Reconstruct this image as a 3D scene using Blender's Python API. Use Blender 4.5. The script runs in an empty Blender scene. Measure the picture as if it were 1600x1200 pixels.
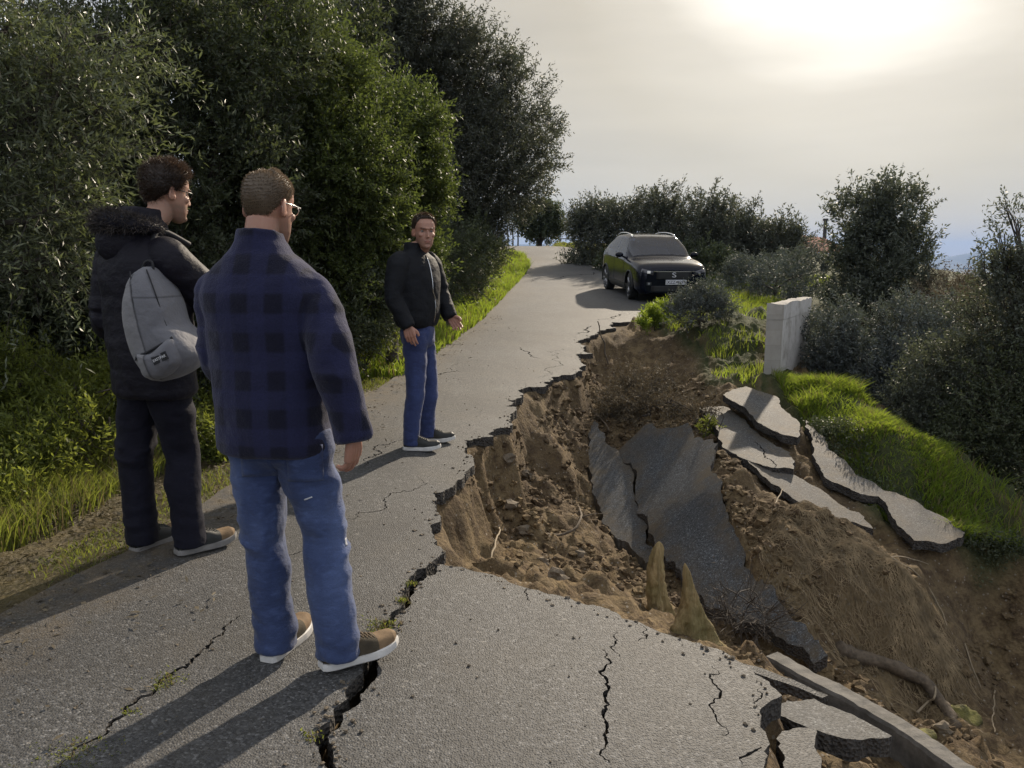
import bpy, bmesh, math, random
import numpy as np
from mathutils import Vector, Matrix
from mathutils.geometry import delaunay_2d_cdt
from mathutils.bvhtree import BVHTree
random.seed(7)
RNG = np.random.default_rng(11)
scene = bpy.context.scene
COL = scene.collection
R = math.radians

# ------------------------------------------------------------------ camera, world, sun, exposure
CAM_H, PITCH, FPX = 1.5, 9.0, 1200.0
cam_d = bpy.data.cameras.new('camera')
cam_d.sensor_width = 36.0
cam_d.lens = 36.0 * FPX / 1600.0
cam_d.clip_start, cam_d.clip_end = 0.05, 90000.0
cam = bpy.data.objects.new('camera', cam_d)
COL.objects.link(cam)
cam.location = (0, 0, CAM_H)
cam.rotation_euler = (R(90 - PITCH), 0, 0)
scene.camera = cam

SUN_EL, SUN_AZ = 27.0, 25.0          # degrees above the horizon, degrees right of +Y
sun_dir = Vector((math.sin(R(SUN_AZ)) * math.cos(R(SUN_EL)), math.cos(R(SUN_AZ)) * math.cos(R(SUN_EL)), math.sin(R(SUN_EL))))
sd = bpy.data.lights.new('sun', 'SUN')
sd.energy = 4.0
sd.angle = R(0.9)
sd.color = (1.0, 0.86, 0.68)
sun = bpy.data.objects.new('sun', sd)
COL.objects.link(sun)
sun.rotation_euler = sun_dir.to_track_quat('Z', 'Y').to_euler()

world = bpy.data.worlds.new('World')
scene.world = world
world.use_nodes = True
wn, wl = world.node_tree.nodes, world.node_tree.links
wn.clear()
def wnode(t, **kw):
    n = wn.new(t)
    for k, v in kw.items():
        if k.startswith('i_'):
            n.inputs[int(k[2:])].default_value = v
        else:
            setattr(n, k, v)
    return n
w_out = wnode('ShaderNodeOutputWorld')
w_sky = wnode('ShaderNodeTexSky', sky_type='NISHITA', sun_disc=False)
w_sky.sun_elevation, w_sky.sun_rotation = R(SUN_EL), R(SUN_AZ)
w_sky.air_density, w_sky.dust_density = 1.0, 0.6
w_bg = wnode('ShaderNodeBackground'); w_bg.inputs[1].default_value = 0.055
wl.new(w_sky.outputs[0], w_bg.inputs[0])
w_tc = wnode('ShaderNodeTexCoord')
glow_dir = Vector((math.sin(R(22.5)) * math.cos(R(25.5)), math.cos(R(22.5)) * math.cos(R(25.5)), math.sin(R(25.5))))   # where the veil is thinnest
# veil of thin cloud: brighter and warmer towards the sun, grey-blue away from it
w_dot = wnode('ShaderNodeVectorMath', operation='DOT_PRODUCT'); w_dot.inputs[1].default_value = glow_dir
wl.new(w_tc.outputs['Generated'], w_dot.inputs[0])
w_map = wnode('ShaderNodeMapping'); w_map.inputs['Scale'].default_value = (1.0, 1.0, 4.5)
wl.new(w_tc.outputs['Generated'], w_map.inputs[0])
w_nz = wnode('ShaderNodeTexNoise'); w_nz.inputs['Scale'].default_value = 1.7; w_nz.inputs['Detail'].default_value = 5.0; w_nz.inputs['Roughness'].default_value = 0.5
wl.new(w_map.outputs[0], w_nz.inputs['Vector'])
w_add = wnode('ShaderNodeMath', operation='MULTIPLY_ADD'); w_add.inputs[1].default_value = 0.045; 
wl.new(w_nz.outputs[0], w_add.inputs[0]); wl.new(w_dot.outputs['Value'], w_add.inputs[2])
w_ramp = wnode('ShaderNodeValToRGB')
wl.new(w_add.outputs[0], w_ramp.inputs[0])
cr = w_ramp.color_ramp
stops = [(0.0, (0.56, 0.58, 0.62)), (0.40, (0.54, 0.55, 0.57)), (0.74, (0.43, 0.425, 0.415)), (0.84, (0.42, 0.40, 0.365)), (0.90, (0.43, 0.380, 0.295)),
         (0.945, (0.475, 0.415, 0.305)), (0.970, (0.57, 0.51, 0.40)), (0.990, (1.05, 0.98, 0.84))]
while len(cr.elements) < len(stops):
    cr.elements.new(0.5)
for e, (p, c) in zip(cr.elements, stops):
    e.position = min((p + 0.0225) / 1.04, 1.0); e.color = (*c, 1)
w_sc = wnode('ShaderNodeMath', operation='MULTIPLY'); w_sc.inputs[1].default_value = 1 / 1.04
wl.new(w_add.outputs[0], w_sc.inputs[0]); wl.new(w_sc.outputs[0], w_ramp.inputs[0])
w_bg2 = wnode('ShaderNodeBackground'); w_bg2.inputs[1].default_value = 1.0
w_n2 = wnode('ShaderNodeTexNoise'); w_n2.inputs['Scale'].default_value = 3.1; w_n2.inputs['Detail'].default_value = 7.0; w_n2.inputs['Roughness'].default_value = 0.55
w_m2 = wnode('ShaderNodeMapping'); w_m2.inputs['Scale'].default_value = (1.0, 0.7, 7.0); w_m2.inputs['Rotation'].default_value = (0.12, 0.05, 0)
wl.new(w_tc.outputs['Generated'], w_m2.inputs[0]); wl.new(w_m2.outputs[0], w_n2.inputs['Vector'])
w_r2 = wnode('ShaderNodeMapRange'); w_r2.inputs[1].default_value = 0.3; w_r2.inputs[2].default_value = 0.7; w_r2.inputs[3].default_value = 0.94; w_r2.inputs[4].default_value = 1.06
wl.new(w_n2.outputs[0], w_r2.inputs[0])
w_mul = wnode('ShaderNodeVectorMath', operation='SCALE'); wl.new(w_ramp.outputs[0], w_mul.inputs[0]); wl.new(w_r2.outputs[0], w_mul.inputs['Scale'])
wl.new(w_mul.outputs[0], w_bg2.inputs[0])
w_sum = wnode('ShaderNodeMixShader'); w_sum.inputs[0].default_value = 0.86
wl.new(w_bg.outputs[0], w_sum.inputs[1]); wl.new(w_bg2.outputs[0], w_sum.inputs[2])
wl.new(w_sum.outputs[0], w_out.inputs[0])

scene.view_settings.view_transform = 'Standard'
scene.view_settings.look = 'None'
scene.view_settings.exposure = 0.66
scene.view_settings.gamma = 1.0
scene.render.engine = 'CYCLES'
scene.cycles.max_bounces = 6
scene.cycles.transparent_max_bounces = 8
scene.cycles.use_denoising = True

# ------------------------------------------------------------------ helpers: pixels of a 1600x1200 frame to points
CT, ST = math.cos(R(PITCH)), math.sin(R(PITCH))
def ray(u, v):
    a, b = (u - 800) / FPX, (600 - v) / FPX
    return np.array([a, CT + b * ST, -ST + b * CT])
def PZ(u, v, z):                       # point of the line of sight at height z
    d = ray(u, v); t = (z - CAM_H) / d[2]
    return np.array([d[0] * t, d[1] * t, z])
def PY(u, v, y):                       # point of the line of sight at distance y
    d = ray(u, v); t = y / d[1]
    return np.array([d[0] * t, y, CAM_H + d[2] * t])

# ------------------------------------------------------------------ helpers: noise
def _h(i, j, k, s):
    n = (i.astype(np.int64) * 374761393 + j.astype(np.int64) * 668265263 + k.astype(np.int64) * 2147483647 + s * 1274126177) & 0xffffffff
    n = ((n ^ (n >> 13)) * 1274126177) & 0xffffffff
    n = ((n ^ (n >> 16)) * 2246822519) & 0xffffffff
    return ((n ^ (n >> 15)) & 0xffffff) / float(0xffffff)
def vnoise(P, s=0):
    P = np.asarray(P, float); f = np.floor(P); i = f.astype(np.int64); t = P - f; t = t * t * (3 - 2 * t)
    x, y, z = i[..., 0], i[..., 1], i[..., 2]; a, b, c = t[..., 0], t[..., 1], t[..., 2]
    def L(p, q, w): return p + (q - p) * w
    r = L(L(L(_h(x, y, z, s), _h(x + 1, y, z, s), a), L(_h(x, y + 1, z, s), _h(x + 1, y + 1, z, s), a), b),
          L(L(_h(x, y, z + 1, s), _h(x + 1, y, z + 1, s), a), L(_h(x, y + 1, z + 1, s), _h(x + 1, y + 1, z + 1, s), a), b), c)
    return r * 2 - 1
def fbm(P, o=4, s=0, g=0.5):
    P = np.asarray(P, float); r = 0; a = 1.0
    for k in range(o):
        r = r + a * vnoise(P * (2.03 ** k) + 17.3 * k, s + k); a *= g
    return r
def xyz(x, y, z=0.0):
    x = np.asarray(x, float); return np.stack([x, np.broadcast_to(y, x.shape), np.broadcast_to(z, x.shape)], -1)
def sstep(a, b, x):
    t = np.clip((np.asarray(x, float) - a) / (b - a), 0, 1); return t * t * (3 - 2 * t)
def in_poly(px, py, poly):
    px = np.asarray(px, float); py = np.asarray(py, float); c = np.zeros(px.shape, bool); n = len(poly)
    for i in range(n):
        x1, y1 = poly[i][0], poly[i][1]; x2, y2 = poly[(i + 1) % n][0], poly[(i + 1) % n][1]
        if y1 == y2: continue
        c ^= ((y1 > py) != (y2 > py)) & (px < (x2 - x1) * (py - y1) / (y2 - y1) + x1)
    return c
def d_line(px, py, line):
    px = np.asarray(px, float); py = np.asarray(py, float); d = np.full(px.shape, 1e9)
    for (x1, y1), (x2, y2) in zip([p[:2] for p in line[:-1]], [p[:2] for p in line[1:]]):
        dx, dy = x2 - x1, y2 - y1; L = dx * dx + dy * dy + 1e-12
        t = np.clip(((px - x1) * dx + (py - y1) * dy) / L, 0, 1)
        d = np.minimum(d, (px - x1 - t * dx) ** 2 + (py - y1 - t * dy) ** 2)
    return np.sqrt(d)
def jag(line, amp=0.13, minlen=0.03, rng=None, closed=False):
    """midpoint-displace a plan polyline into a broken edge"""
    rng = rng or RNG; pts = [np.array(p[:2], float) for p in line]
    if closed: pts.append(pts[0])
    out = [pts[0]]
    def sub(a, b):
        d = b - a; L = math.hypot(*d)
        if L < minlen: out.append(b); return
        m = (a + b) / 2 + np.array([-d[1], d[0]]) * rng.normal(0, amp) + d * rng.uniform(-.12, .12)
        sub(a, m); sub(m, b)
    for a, b in zip(pts[:-1], pts[1:]): sub(a, b)
    if closed: out.pop()
    return out

# ------------------------------------------------------------------ helpers: objects and materials
def tag(o, label=None, cat=None, group=None, kind=None):
    for k, v in (('label', label), ('category', cat), ('group', group), ('kind', kind)):
        if v: o[k] = v
    return o
def empty(name, loc=(0, 0, 0), rz=0.0):
    o = bpy.data.objects.new(name, None); COL.objects.link(o); o.location = loc; o.rotation_euler = (0, 0, rz)
    o.empty_display_size = 0.1
    return o
def mesh_obj(name, V, F, mats, parent=None, smooth=False, midx=None):
    me = bpy.data.meshes.new(name)
    me.from_pydata([tuple(map(float, v)) for v in V], [], [tuple(map(int, f)) for f in F])
    for m in (mats if isinstance(mats, (list, tuple)) else [mats]): me.materials.append(m)
    if midx is not None: me.polygons.foreach_set('material_index', np.asarray(midx, np.int32))
    if smooth: me.polygons.foreach_set('use_smooth', np.ones(len(F), bool))
    me.update()
    o = bpy.data.objects.new(name, me); COL.objects.link(o)
    if parent: o.parent = parent
    return o
def np_mesh(name, V, F, mats, parent=None, smooth=False, midx=None, link=True):
    """fast path: V (n,3) array, F (m,k) array of one face size (or list of such arrays)"""
    Fs = F if isinstance(F, list) else [F]
    me = bpy.data.meshes.new(name)
    V = np.ascontiguousarray(V, np.float32)
    me.vertices.add(len(V)); me.vertices.foreach_set('co', V.ravel())
    loops = np.concatenate([f.ravel() for f in Fs]).astype(np.int32)
    sizes = np.concatenate([np.full(len(f), f.shape[1], np.int32) for f in Fs])
    starts = np.concatenate([[0], np.cumsum(sizes)[:-1]]).astype(np.int32)
    me.loops.add(len(loops)); me.loops.foreach_set('vertex_index', loops)
    me.polygons.add(len(sizes)); me.polygons.foreach_set('loop_start', starts); me.polygons.foreach_set('loop_total', sizes)
    for m in (mats if isinstance(mats, (list, tuple)) else [mats]): me.materials.append(m)
    if midx is not None: me.polygons.foreach_set('material_index', np.asarray(midx, np.int32))
    if smooth: me.polygons.foreach_set('use_smooth', np.ones(len(sizes), bool))
    me.update(calc_edges=True); me.validate()
    if not link: return me
    o = bpy.data.objects.new(name, me); COL.objects.link(o)
    if parent: o.parent = parent
    return o
def fattr(o, name, vals):
    a = o.data.attributes.new(name, 'FLOAT', 'POINT'); a.data.foreach_set('value', np.asarray(vals, np.float32))
def cattr(o, name, cols):
    a = o.data.attributes.new(name, 'FLOAT_COLOR', 'POINT')
    c = np.ones((len(cols), 4), np.float32); c[:, :3] = cols; a.data.foreach_set('color', c.ravel())

class Mat:
    """a small node-tree writer"""
    def __init__(s, name):
        s.m = bpy.data.materials.new(name); s.m.use_nodes = True
        s.n, s.l = s.m.node_tree.nodes, s.m.node_tree.links; s.n.clear()
        s.out = s.n.new('ShaderNodeOutputMaterial'); s.b = s.n.new('ShaderNodeBsdfPrincipled')
        s.l.new(s.b.outputs[0], s.out.inputs[0]); s._obj = None
    def set(s, **kw):
        for k, v in kw.items():
            i = s.b.inputs[{'col': 'Base Color', 'rough': 'Roughness', 'metal': 'Metallic', 'spec': 'Specular IOR Level', 'normal': 'Normal',
                            'sheen': 'Sheen Weight', 'coat': 'Coat Weight', 'alpha': 'Alpha', 'trans': 'Transmission Weight', 'ior': 'IOR', 'sub': 'Subsurface Weight',
                            'emit': 'Emission Color', 'emits': 'Emission Strength'}[k]]
            if hasattr(v, 'is_linked') or hasattr(v, 'links'): s.l.new(v, i)
            elif isinstance(v, (tuple, list)) and len(v) == 3 and i.type == 'RGBA': i.default_value = (*v, 1)
            else: i.default_value = v
        return s
    def put(s, node, idx, v):
        i = node.inputs[idx]
        if hasattr(v, 'links'): s.l.new(v, i)
        elif isinstance(v, (tuple, list)) and len(v) == 3 and i.type == 'RGBA': i.default_value = (*v, 1)
        else: i.default_value = v
    def pos(s, which='Object'):
        if which == 'World':
            return s.n.new('ShaderNodeNewGeometry').outputs['Position']
        return s.n.new('ShaderNodeTexCoord').outputs[which]
    def mapping(s, vec, scale=(1, 1, 1), rot=(0, 0, 0)):
        n = s.n.new('ShaderNodeMapping'); s.l.new(vec, n.inputs[0]); n.inputs['Scale'].default_value = scale; n.inputs['Rotation'].default_value = rot
        return n.outputs[0]
    def noise(s, vec, scale, detail=4, rough=0.55, out=0):
        n = s.n.new('ShaderNodeTexNoise'); s.l.new(vec, n.inputs['Vector']); n.inputs['Scale'].default_value = scale
        n.inputs['Detail'].default_value = detail; n.inputs['Roughness'].default_value = rough
        return n.outputs[out]
    def voro(s, vec, scale, out='Distance', feature='F1', rnd=1.0):
        n = s.n.new('ShaderNodeTexVoronoi'); n.feature = feature; s.l.new(vec, n.inputs['Vector']); n.inputs['Scale'].default_value = scale
        n.inputs['Randomness'].default_value = rnd
        return n.outputs[out]
    def ramp(s, fac, stops, interp='LINEAR'):
        n = s.n.new('ShaderNodeValToRGB'); s.l.new(fac, n.inputs[0]); c = n.color_ramp; c.interpolation = interp
        while len(c.elements) < len(stops): c.elements.new(0.5)
        for e, (p, v) in zip(c.elements, stops):
            e.position = p; e.color = (v, v, v, 1) if not isinstance(v, (tuple, list)) else (*v, 1)
        return n.outputs[0]
    def math(s, op, a, b=0.5, c=None, clamp=False):
        n = s.n.new('ShaderNodeMath'); n.operation = op; n.use_clamp = clamp; s.put(n, 0, a); s.put(n, 1, b)
        if c is not None: s.put(n, 2, c)
        return n.outputs[0]
    def mix(s, fac, a, b, mode='MIX'):
        n = s.n.new('ShaderNodeMix'); n.data_type = 'RGBA'; n.blend_type = mode; s.put(n, 0, fac); s.put(n, 6, a); s.put(n, 7, b)
        return n.outputs[2]
    def attr(s, name, out='Fac'):
        n = s.n.new('ShaderNodeAttribute'); n.attribute_name = name; return n.outputs[out]
    def bump(s, h, strength=0.5, dist=0.01, normal=None):
        n = s.n.new('ShaderNodeBump'); s.l.new(h, n.inputs['Height']); n.inputs['Strength'].default_value = strength; n.inputs['Distance'].default_value = dist
        if normal is not None: s.l.new(normal, n.inputs['Normal'])
        return n.outputs[0]
    def sep(s, vec):
        n = s.n.new('ShaderNodeSeparateXYZ'); s.l.new(vec, n.inputs[0]); return n.outputs
def simple(name, col, rough=0.6, bump=0.0, bscale=60, var=0.0, vscale=8, **kw):
    m = Mat(name); p = m.pos()
    c = col
    if var:
        c = m.mix(m.ramp(m.noise(p, vscale, 5), [(0.3, 0.0), (0.7, 1.0)]), tuple(x * (1 - var) for x in col), tuple(min(1, x * (1 + var)) for x in col))
    m.set(col=c, rough=rough, **kw)
    if bump: m.set(normal=m.bump(m.noise(p, bscale, 6), 0.6, bump))
    return m.m

# ------------------------------------------------------------------ materials of the setting
def asphalt_mat(name, tint=(1, 1, 1), dark=1.0, worldpos=True, gloss=(0.68, 0.42)):
    m = Mat(name); p = m.pos('World' if worldpos else 'Object')
    big = m.noise(p, 0.55, 5, 0.6); mid = m.noise(p, 5.0, 5, 0.6)
    base = m.mix(m.ramp(big, [(0.38, 0.0), (0.64, 1.0)]), tuple(0.052 * dark * t for t in tint), tuple(0.084 * dark * t for t in tint))
    base = m.mix(m.math('MULTIPLY', m.ramp(mid, [(0.35, 0.0), (0.75, 1.0)]), 0.45), base, tuple(0.052 * dark * t for t in tint))
    cells = m.voro(p, 118, 'Color'); cx = m.sep(cells)[0]
    cd = m.voro(p, 118, 'Distance')
    stone = m.ramp(cx, [(0.0, 0.42), (0.5, 0.92), (0.84, 1.3), (0.95, 1.9), (1.0, 2.7)])
    base = m.mix(1.0, base, stone, 'MULTIPLY')
    fine = m.noise(p, 260, 3, 0.7)
    base = m.mix(0.5, base, m.ramp(fine, [(0.3, 0.35), (0.7, 1.5)]), 'MULTIPLY')
    # sparse pale stones
    stain = m.ramp(m.noise(m.mapping(p, (1.0, .35, 1)), 2.4, 5, 0.6), [(0.46, 0.0), (0.60, 1.0)])
    base = m.mix(m.math('MULTIPLY', stain, 0.30), base, (0.045, 0.043, 0.042))
    c2 = m.sep(m.voro(p, 26, 'Color'))[1]; d2 = m.voro(p, 26, 'Distance')
    pale = m.math('MULTIPLY', m.ramp(c2, [(0.90, 0.0), (0.92, 1.0)], 'CONSTANT'), m.ramp(d2, [(0.14, 1.0), (0.24, 0.0)]))
    base = m.mix(m.math('MULTIPLY', pale, 0.45), base, (0.26, 0.245, 0.22))
    # damp, dirty and mossy patches
    dirt = m.ramp(m.noise(p, 1.3, 6, 0.65), [(0.52, 0.0), (0.72, 1.0)])
    base = m.mix(m.math('MULTIPLY', dirt, 0.30), base, (0.085, 0.072, 0.052))
    h = m.math('ADD', m.math('MULTIPLY', m.ramp(cd, [(0.0, 1.0), (0.6, 0.0)]), 1.0), m.math('MULTIPLY', fine, 0.6))
    dust = m.math('MULTIPLY', m.attr('dusty_hazy'), m.ramp(m.noise(p, 7, 6, 0.7), [(0.35, 0.0), (0.6, 1.0)]))
    base = m.mix(m.math('MULTIPLY', dust, 0.75), base, (0.115, 0.088, 0.055))
    m.set(col=base, rough=gloss[0], spec=gloss[1], normal=m.bump(h, 0.7, 0.0035, m.bump(mid, 0.2, 0.015)))
    return m.m
M = {}
M['asphalt_sunlit'] = asphalt_mat('sunny slab asphalt', (0.98, 1.0, 1.02), 1.22, gloss=(0.74, 0.36))  # lighter copy for sunlit pieces, the sun put into the colour
M['asphalt'] = asphalt_mat('asphalt')
M['asphalt_slab'] = asphalt_mat('slab asphalt', (0.92, 1.0, 1.10), 1.45, gloss=(0.85, 0.22))  # lighter, bluish copy for shaded slabs: tone of the shade put into the colour
m = Mat('asphalt broken edge'); p = m.pos('World')
m.set(col=m.mix(m.ramp(m.noise(p, 60, 4, 0.7), [(0.3, 0.0), (0.7, 1.0)]), (0.018, 0.016, 0.015), (0.085, 0.075, 0.065)), rough=0.95,
      normal=m.bump(m.voro(p, 60), 1.0, 0.02)); M['edge'] = m.m
def soil_mat():
    m = Mat('soil and turf'); p = m.pos('World')
    n1 = m.noise(p, 1.6, 6, 0.6); n2 = m.noise(p, 9, 6, 0.65); n3 = m.noise(p, 45, 5, 0.7)
    soil = m.mix(m.ramp(n1, [(0.35, 0.0), (0.66, 1.0)]), (0.118, 0.083, 0.045), (0.215, 0.158, 0.085))
    soil = m.mix(m.ramp(n2, [(0.42, 0.0), (0.62, 1.0)]), soil, (0.075, 0.050, 0.028))
    soil = m.mix(m.math('MULTIPLY', m.ramp(n3, [(0.5, 0.0), (0.75, 1.0)]), 0.5), soil, (0.28, 0.20, 0.105))
    peb = m.math('MULTIPLY', m.ramp(m.sep(m.voro(p, 38, 'Color'))[0], [(0.86, 0.0), (0.88, 1.0)], 'CONSTANT'), m.ramp(m.voro(p, 38), [(0.25, 1.0), (0.35, 0.0)]))
    damp = m.ramp(m.noise(p, 0.9, 4, 0.55), [(0.42, 0.0), (0.6, 1.0)])
    soil = m.mix(m.math('MULTIPLY', damp, 0.35), soil, (0.06, 0.043, 0.030))
    soil = m.mix(m.math('MULTIPLY', peb, 0.7), soil, (0.27, 0.24, 0.2))
    turf = m.mix(m.ramp(n2, [(0.35, 0.0), (0.65, 1.0)]), (0.028, 0.036, 0.014), (0.062, 0.07, 0.026))
    mud = m.mix(m.ramp(n2, [(0.35, 0.0), (0.65, 1.0)]), (0.05, 0.042, 0.022), (0.10, 0.078, 0.036))
    col = m.mix(m.attr('grassy'), soil, turf); col = m.mix(m.attr('muddy'), col, mud)
    rough = m.math('SUBTRACT', 0.95, m.math('MULTIPLY', m.attr('muddy'), 0.45))
    h = m.math('ADD', m.math('MULTIPLY', n2, 1.0), m.math('MULTIPLY', n3, 0.5))
    m.set(col=col, rough=rough, spec=0.25, normal=m.bump(h, 0.9, 0.035, m.bump(m.voro(p, 30), 0.5, 0.02)))
    return m.m
M['soil'] = soil_mat()

# ------------------------------------------------------------------ the lie of the land
def road_z(x, y):
    x = np.asarray(x, float); y = np.asarray(y, float)
    t = np.maximum(y - 2.7, -1.5); g = 0.012 * t + 0.0015 * t * t
    t36 = 33.3; g36 = 0.012 * t36 + 0.0015 * t36 * t36
    s = np.maximum(y - 36, 0); gc = g36 + 0.112 * s - 0.0108 * s * s
    gc = np.where(s > 12, g36 + 0.112 * 12 - 0.0108 * 144 - 0.147 * (s - 12), gc); gc = np.maximum(gc, -45)
    g = np.where(y > 36, gc, g)
    cf = 0.062 * (1 - sstep(7, 15, y)) + 0.008
    return g - cf * (np.clip(x, -2.6, 2.4) + 0.75)
def hit(u, v, f=road_z):
    d = ray(u, v); lo = 0.6; o = np.array([0, 0, CAM_H]); t = lo
    while t < 90:
        p = o + d * t
        if p[2] < float(f(p[0], p[1])): break
        t += 0.05 + t * 0.004
    a, b = t - 0.05 - t * 0.004, t
    for _ in range(24):
        c = (a + b) / 2; p = o + d * c
        if p[2] < float(f(p[0], p[1])): b = c
        else: a = c
    return o + d * (a + b) / 2

LEFT_PX = [(0, 960), (108, 903), (205, 858), (300, 800), (360, 757), (440, 703), (510, 660), (572, 620), (640, 577), (683, 548), (722, 520), (762, 487),
           (790, 458), (813, 435), (826, 417), (822, 404), (806, 390)]
left = [hit(*q)[:2] for q in LEFT_PX]
left = [np.array([-2.65, -6.0]), np.array([-2.5, 1.0])] + left + [np.array([left[-1][0] - 2.2, 43.0]), np.array([left[-1][0] - 6, 50.0]), np.array([-16.0, 60.0])]
RIGHT_FAR_PX = [(892, 382.5), (922, 396), (946, 412)]
right_far = [hit(*q)[:2] for q in RIGHT_FAR_PX]
right_far = [np.array([-14.0, 64.0]), np.array([-3.0, 54.0]), np.array([2.0, 46.0])] + right_far + [np.array([3.75, 24.5]), np.array([3.95, 19.0])]
EDGE_PX = [(1046, 474), (1012, 491), (985, 503), (962, 512), (935, 521), (903, 533), (911, 545), (907, 560), (912, 572), (900, 583), (860, 594), (820, 606),
           (803, 625), (797, 648), (797, 668), (765, 676), (730, 697), (738, 712), (733, 733), (722, 748), (692, 768), (680, 788), (688, 815), (683, 845), (688, 868)]
edge = [hit(*q)[:2] for q in EDGE_PX]
CRACK_PX = [(676, 884), (660, 893), (640, 922), (634, 945), (612, 962), (600, 985), (585, 1015), (560, 1070), (548, 1095), (526, 1122), (502, 1143), (509, 1168), (520, 1200), (540, 1260)]
crack = [hit(*q)[:2] for q in CRACK_PX]
crack += [np.array([crack[-1][0] + .12, crack[-1][1] - .6]), np.array([crack[-1][0] + .05, crack[-1][1] - 1.6]), np.array([0.1, -6.0])]
NEAR_PX = [(684, 882), (720, 886), (760, 896), (800, 912), (870, 930), (950, 951), (1000, 972), (1050, 993), (1100, 1008), (1132, 1018), (1180, 1053), (1222, 1086), (1188, 1108),
           (1198, 1150), (1193, 1200), (1190, 1290)]
def near_z(x, y):
    return road_z(x, y) - 0.012 - 0.03 * np.clip(np.asarray(x, float) + 0.45, 0, 2)
near = [hit(*q, near_z)[:2] for q in NEAR_PX]
near += [np.array([near[-1][0] + 0.15, 0.6]), np.array([1.25, -2.0]), np.array([1.5, -6.0])]

# smooth lookup of the road's own edges (before it broke)
_ly = np.array([p[1] for p in left]); _lx = np.array([p[0] for p in left])
def x_left(y): return np.interp(y, _ly, _lx)
_ry = np.array([-6, 2, 6, 9.6, 14, 19, 24.5] + [p[1] for p in right_far[:6]][::-1]); _rx = np.array([2.6, 2.7, 2.85, 3.0, 3.3, 3.95, 3.75] + [p[0] for p in right_far[:6]][::-1])
_o = np.argsort(_ry); _ry, _rx = _ry[_o], _rx[_o]
def x_right(y): return np.interp(y, _ry, _rx)
# ------------------------------------------------------------------ broken sheets of asphalt
def sliver(line, w, amp=0.16, minlen=0.02):
    pts = jag(line, amp, minlen); n = len(pts); L, Rr = [], []
    for i, p in enumerate(pts):
        a, b = pts[max(0, i - 1)], pts[min(n - 1, i + 1)]; d = b - a; d = d / (np.hypot(*d) + 1e-9); nn = np.array([-d[1], d[0]])
        t = i / (n - 1); ww = w * (math.sin(math.pi * min(max(t, 0.04), 0.96)) ** 0.5) * RNG.uniform(0.35, 1.0) / 2
        L.append(p + nn * ww); Rr.append(p - nn * ww)
    return L + Rr[::-1]
def sheet(name, outer, zfun, thick, mats, holes=(), step=None, parent=None, bottom=False, rough=0.004, skirt_in=0.0):
    step = step or (lambda y: 0.12 if y < 5 else 0.3 if y < 14 else 0.8)
    outer = [np.array(p[:2], float) for p in outer]
    V2 = [Vector(p) for p in outer]; E = [(i, (i + 1) % len(outer)) for i in range(len(outer))]
    for h in holes:
        k = len(V2); V2 += [Vector(p) for p in h]; E += [(k + i, k + (i + 1) % len(h)) for i in range(len(h))]
    A = np.array(outer); x0, y0 = A.min(0); x1, y1 = A.max(0); pts = []; y = y0
    while y < y1:
        s = step(y); xs = np.arange(x0, x1, s); pts += [(xx + s * RNG.uniform(-.2, .2), y + s * RNG.uniform(-.2, .2)) for xx in xs]; y += s
    pts = np.array(pts)
    if len(pts):
        ok = in_poly(pts[:, 0], pts[:, 1], outer)
        pts = pts[ok]
        if len(pts):
            dd = d_line(pts[:, 0], pts[:, 1], outer + [outer[0]])
            for h in holes: dd = np.minimum(dd, d_line(pts[:, 0], pts[:, 1], list(h) + [h[0]]))
            V2 += [Vector(p) for p in pts[dd > 0.025]]
    vo, eo, fo, _, _, _ = delaunay_2d_cdt(V2, E, [], 0, 1e-5)
    P = np.array([(v[0], v[1]) for v in vo]); Fc = np.array([f for f in fo if len(f) == 3])
    c = P[Fc].mean(1); keep = in_poly(c[:, 0], c[:, 1], outer)
    for h in holes: keep &= ~in_poly(c[:, 0], c[:, 1], h)
    Fc = Fc[keep]
    a, b, cc = P[Fc[:, 0]], P[Fc[:, 1]], P[Fc[:, 2]]
    flip = (b[:, 0] - a[:, 0]) * (cc[:, 1] - a[:, 1]) - (b[:, 1] - a[:, 1]) * (cc[:, 0] - a[:, 0]) < 0
    Fc[flip] = Fc[flip][:, ::-1]
    z = zfun(P[:, 0], P[:, 1]) + rough * fbm(xyz(P[:, 0] * 1.7, P[:, 1] * 1.7), 3, 5)
    V = np.column_stack([P, z]); n = len(V)
    cnt = {}
    for f in Fc:
        for i in range(3):
            e = (int(f[i]), int(f[(i + 1) % 3])); cnt[e] = 1
    bnd = [e for e in cnt if (e[1], e[0]) not in cnt]
    bv = sorted({i for e in bnd for i in e}); idx = {v: n + k for k, v in enumerate(bv)}; idm = {v: n + len(bv) + k for k, v in enumerate(bv)}
    low = V[bv].copy(); mid = V[bv].copy()
    cen = V.mean(0)
    th = thick * (1 + 0.25 * fbm(low * 9, 2, 3)); low[:, 2] -= th
    mid[:, 2] -= th * 0.5; jit = 0.02 * fbm(mid * 14, 2, 9)[:, None]
    dirs = mid[:, :2] - cen[:2]; dirs /= np.linalg.norm(dirs, axis=1)[:, None] + 1e-9
    mid[:, :2] += dirs * jit; low[:, :2] += dirs * (jit * 0.7 - skirt_in)
    V = np.vstack([V, low, mid]); F = [tuple(f) for f in Fc]; mi = [0] * len(F)
    for a_, b_ in bnd:
        F.append((b_, a_, idm[a_], idm[b_])); F.append((idm[b_], idm[a_], idx[a_], idx[b_])); mi += [1, 1]
    if bottom:
        k = len(V); B = V[:n].copy(); B[:, 2] -= thick * 1.02; V = np.vstack([V, B])
        for f in Fc: F.append((k + f[2], k + f[1], k + f[0])); mi.append(1)
    o = mesh_obj(name, V, F, mats, parent, midx=mi)
    return o

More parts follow.
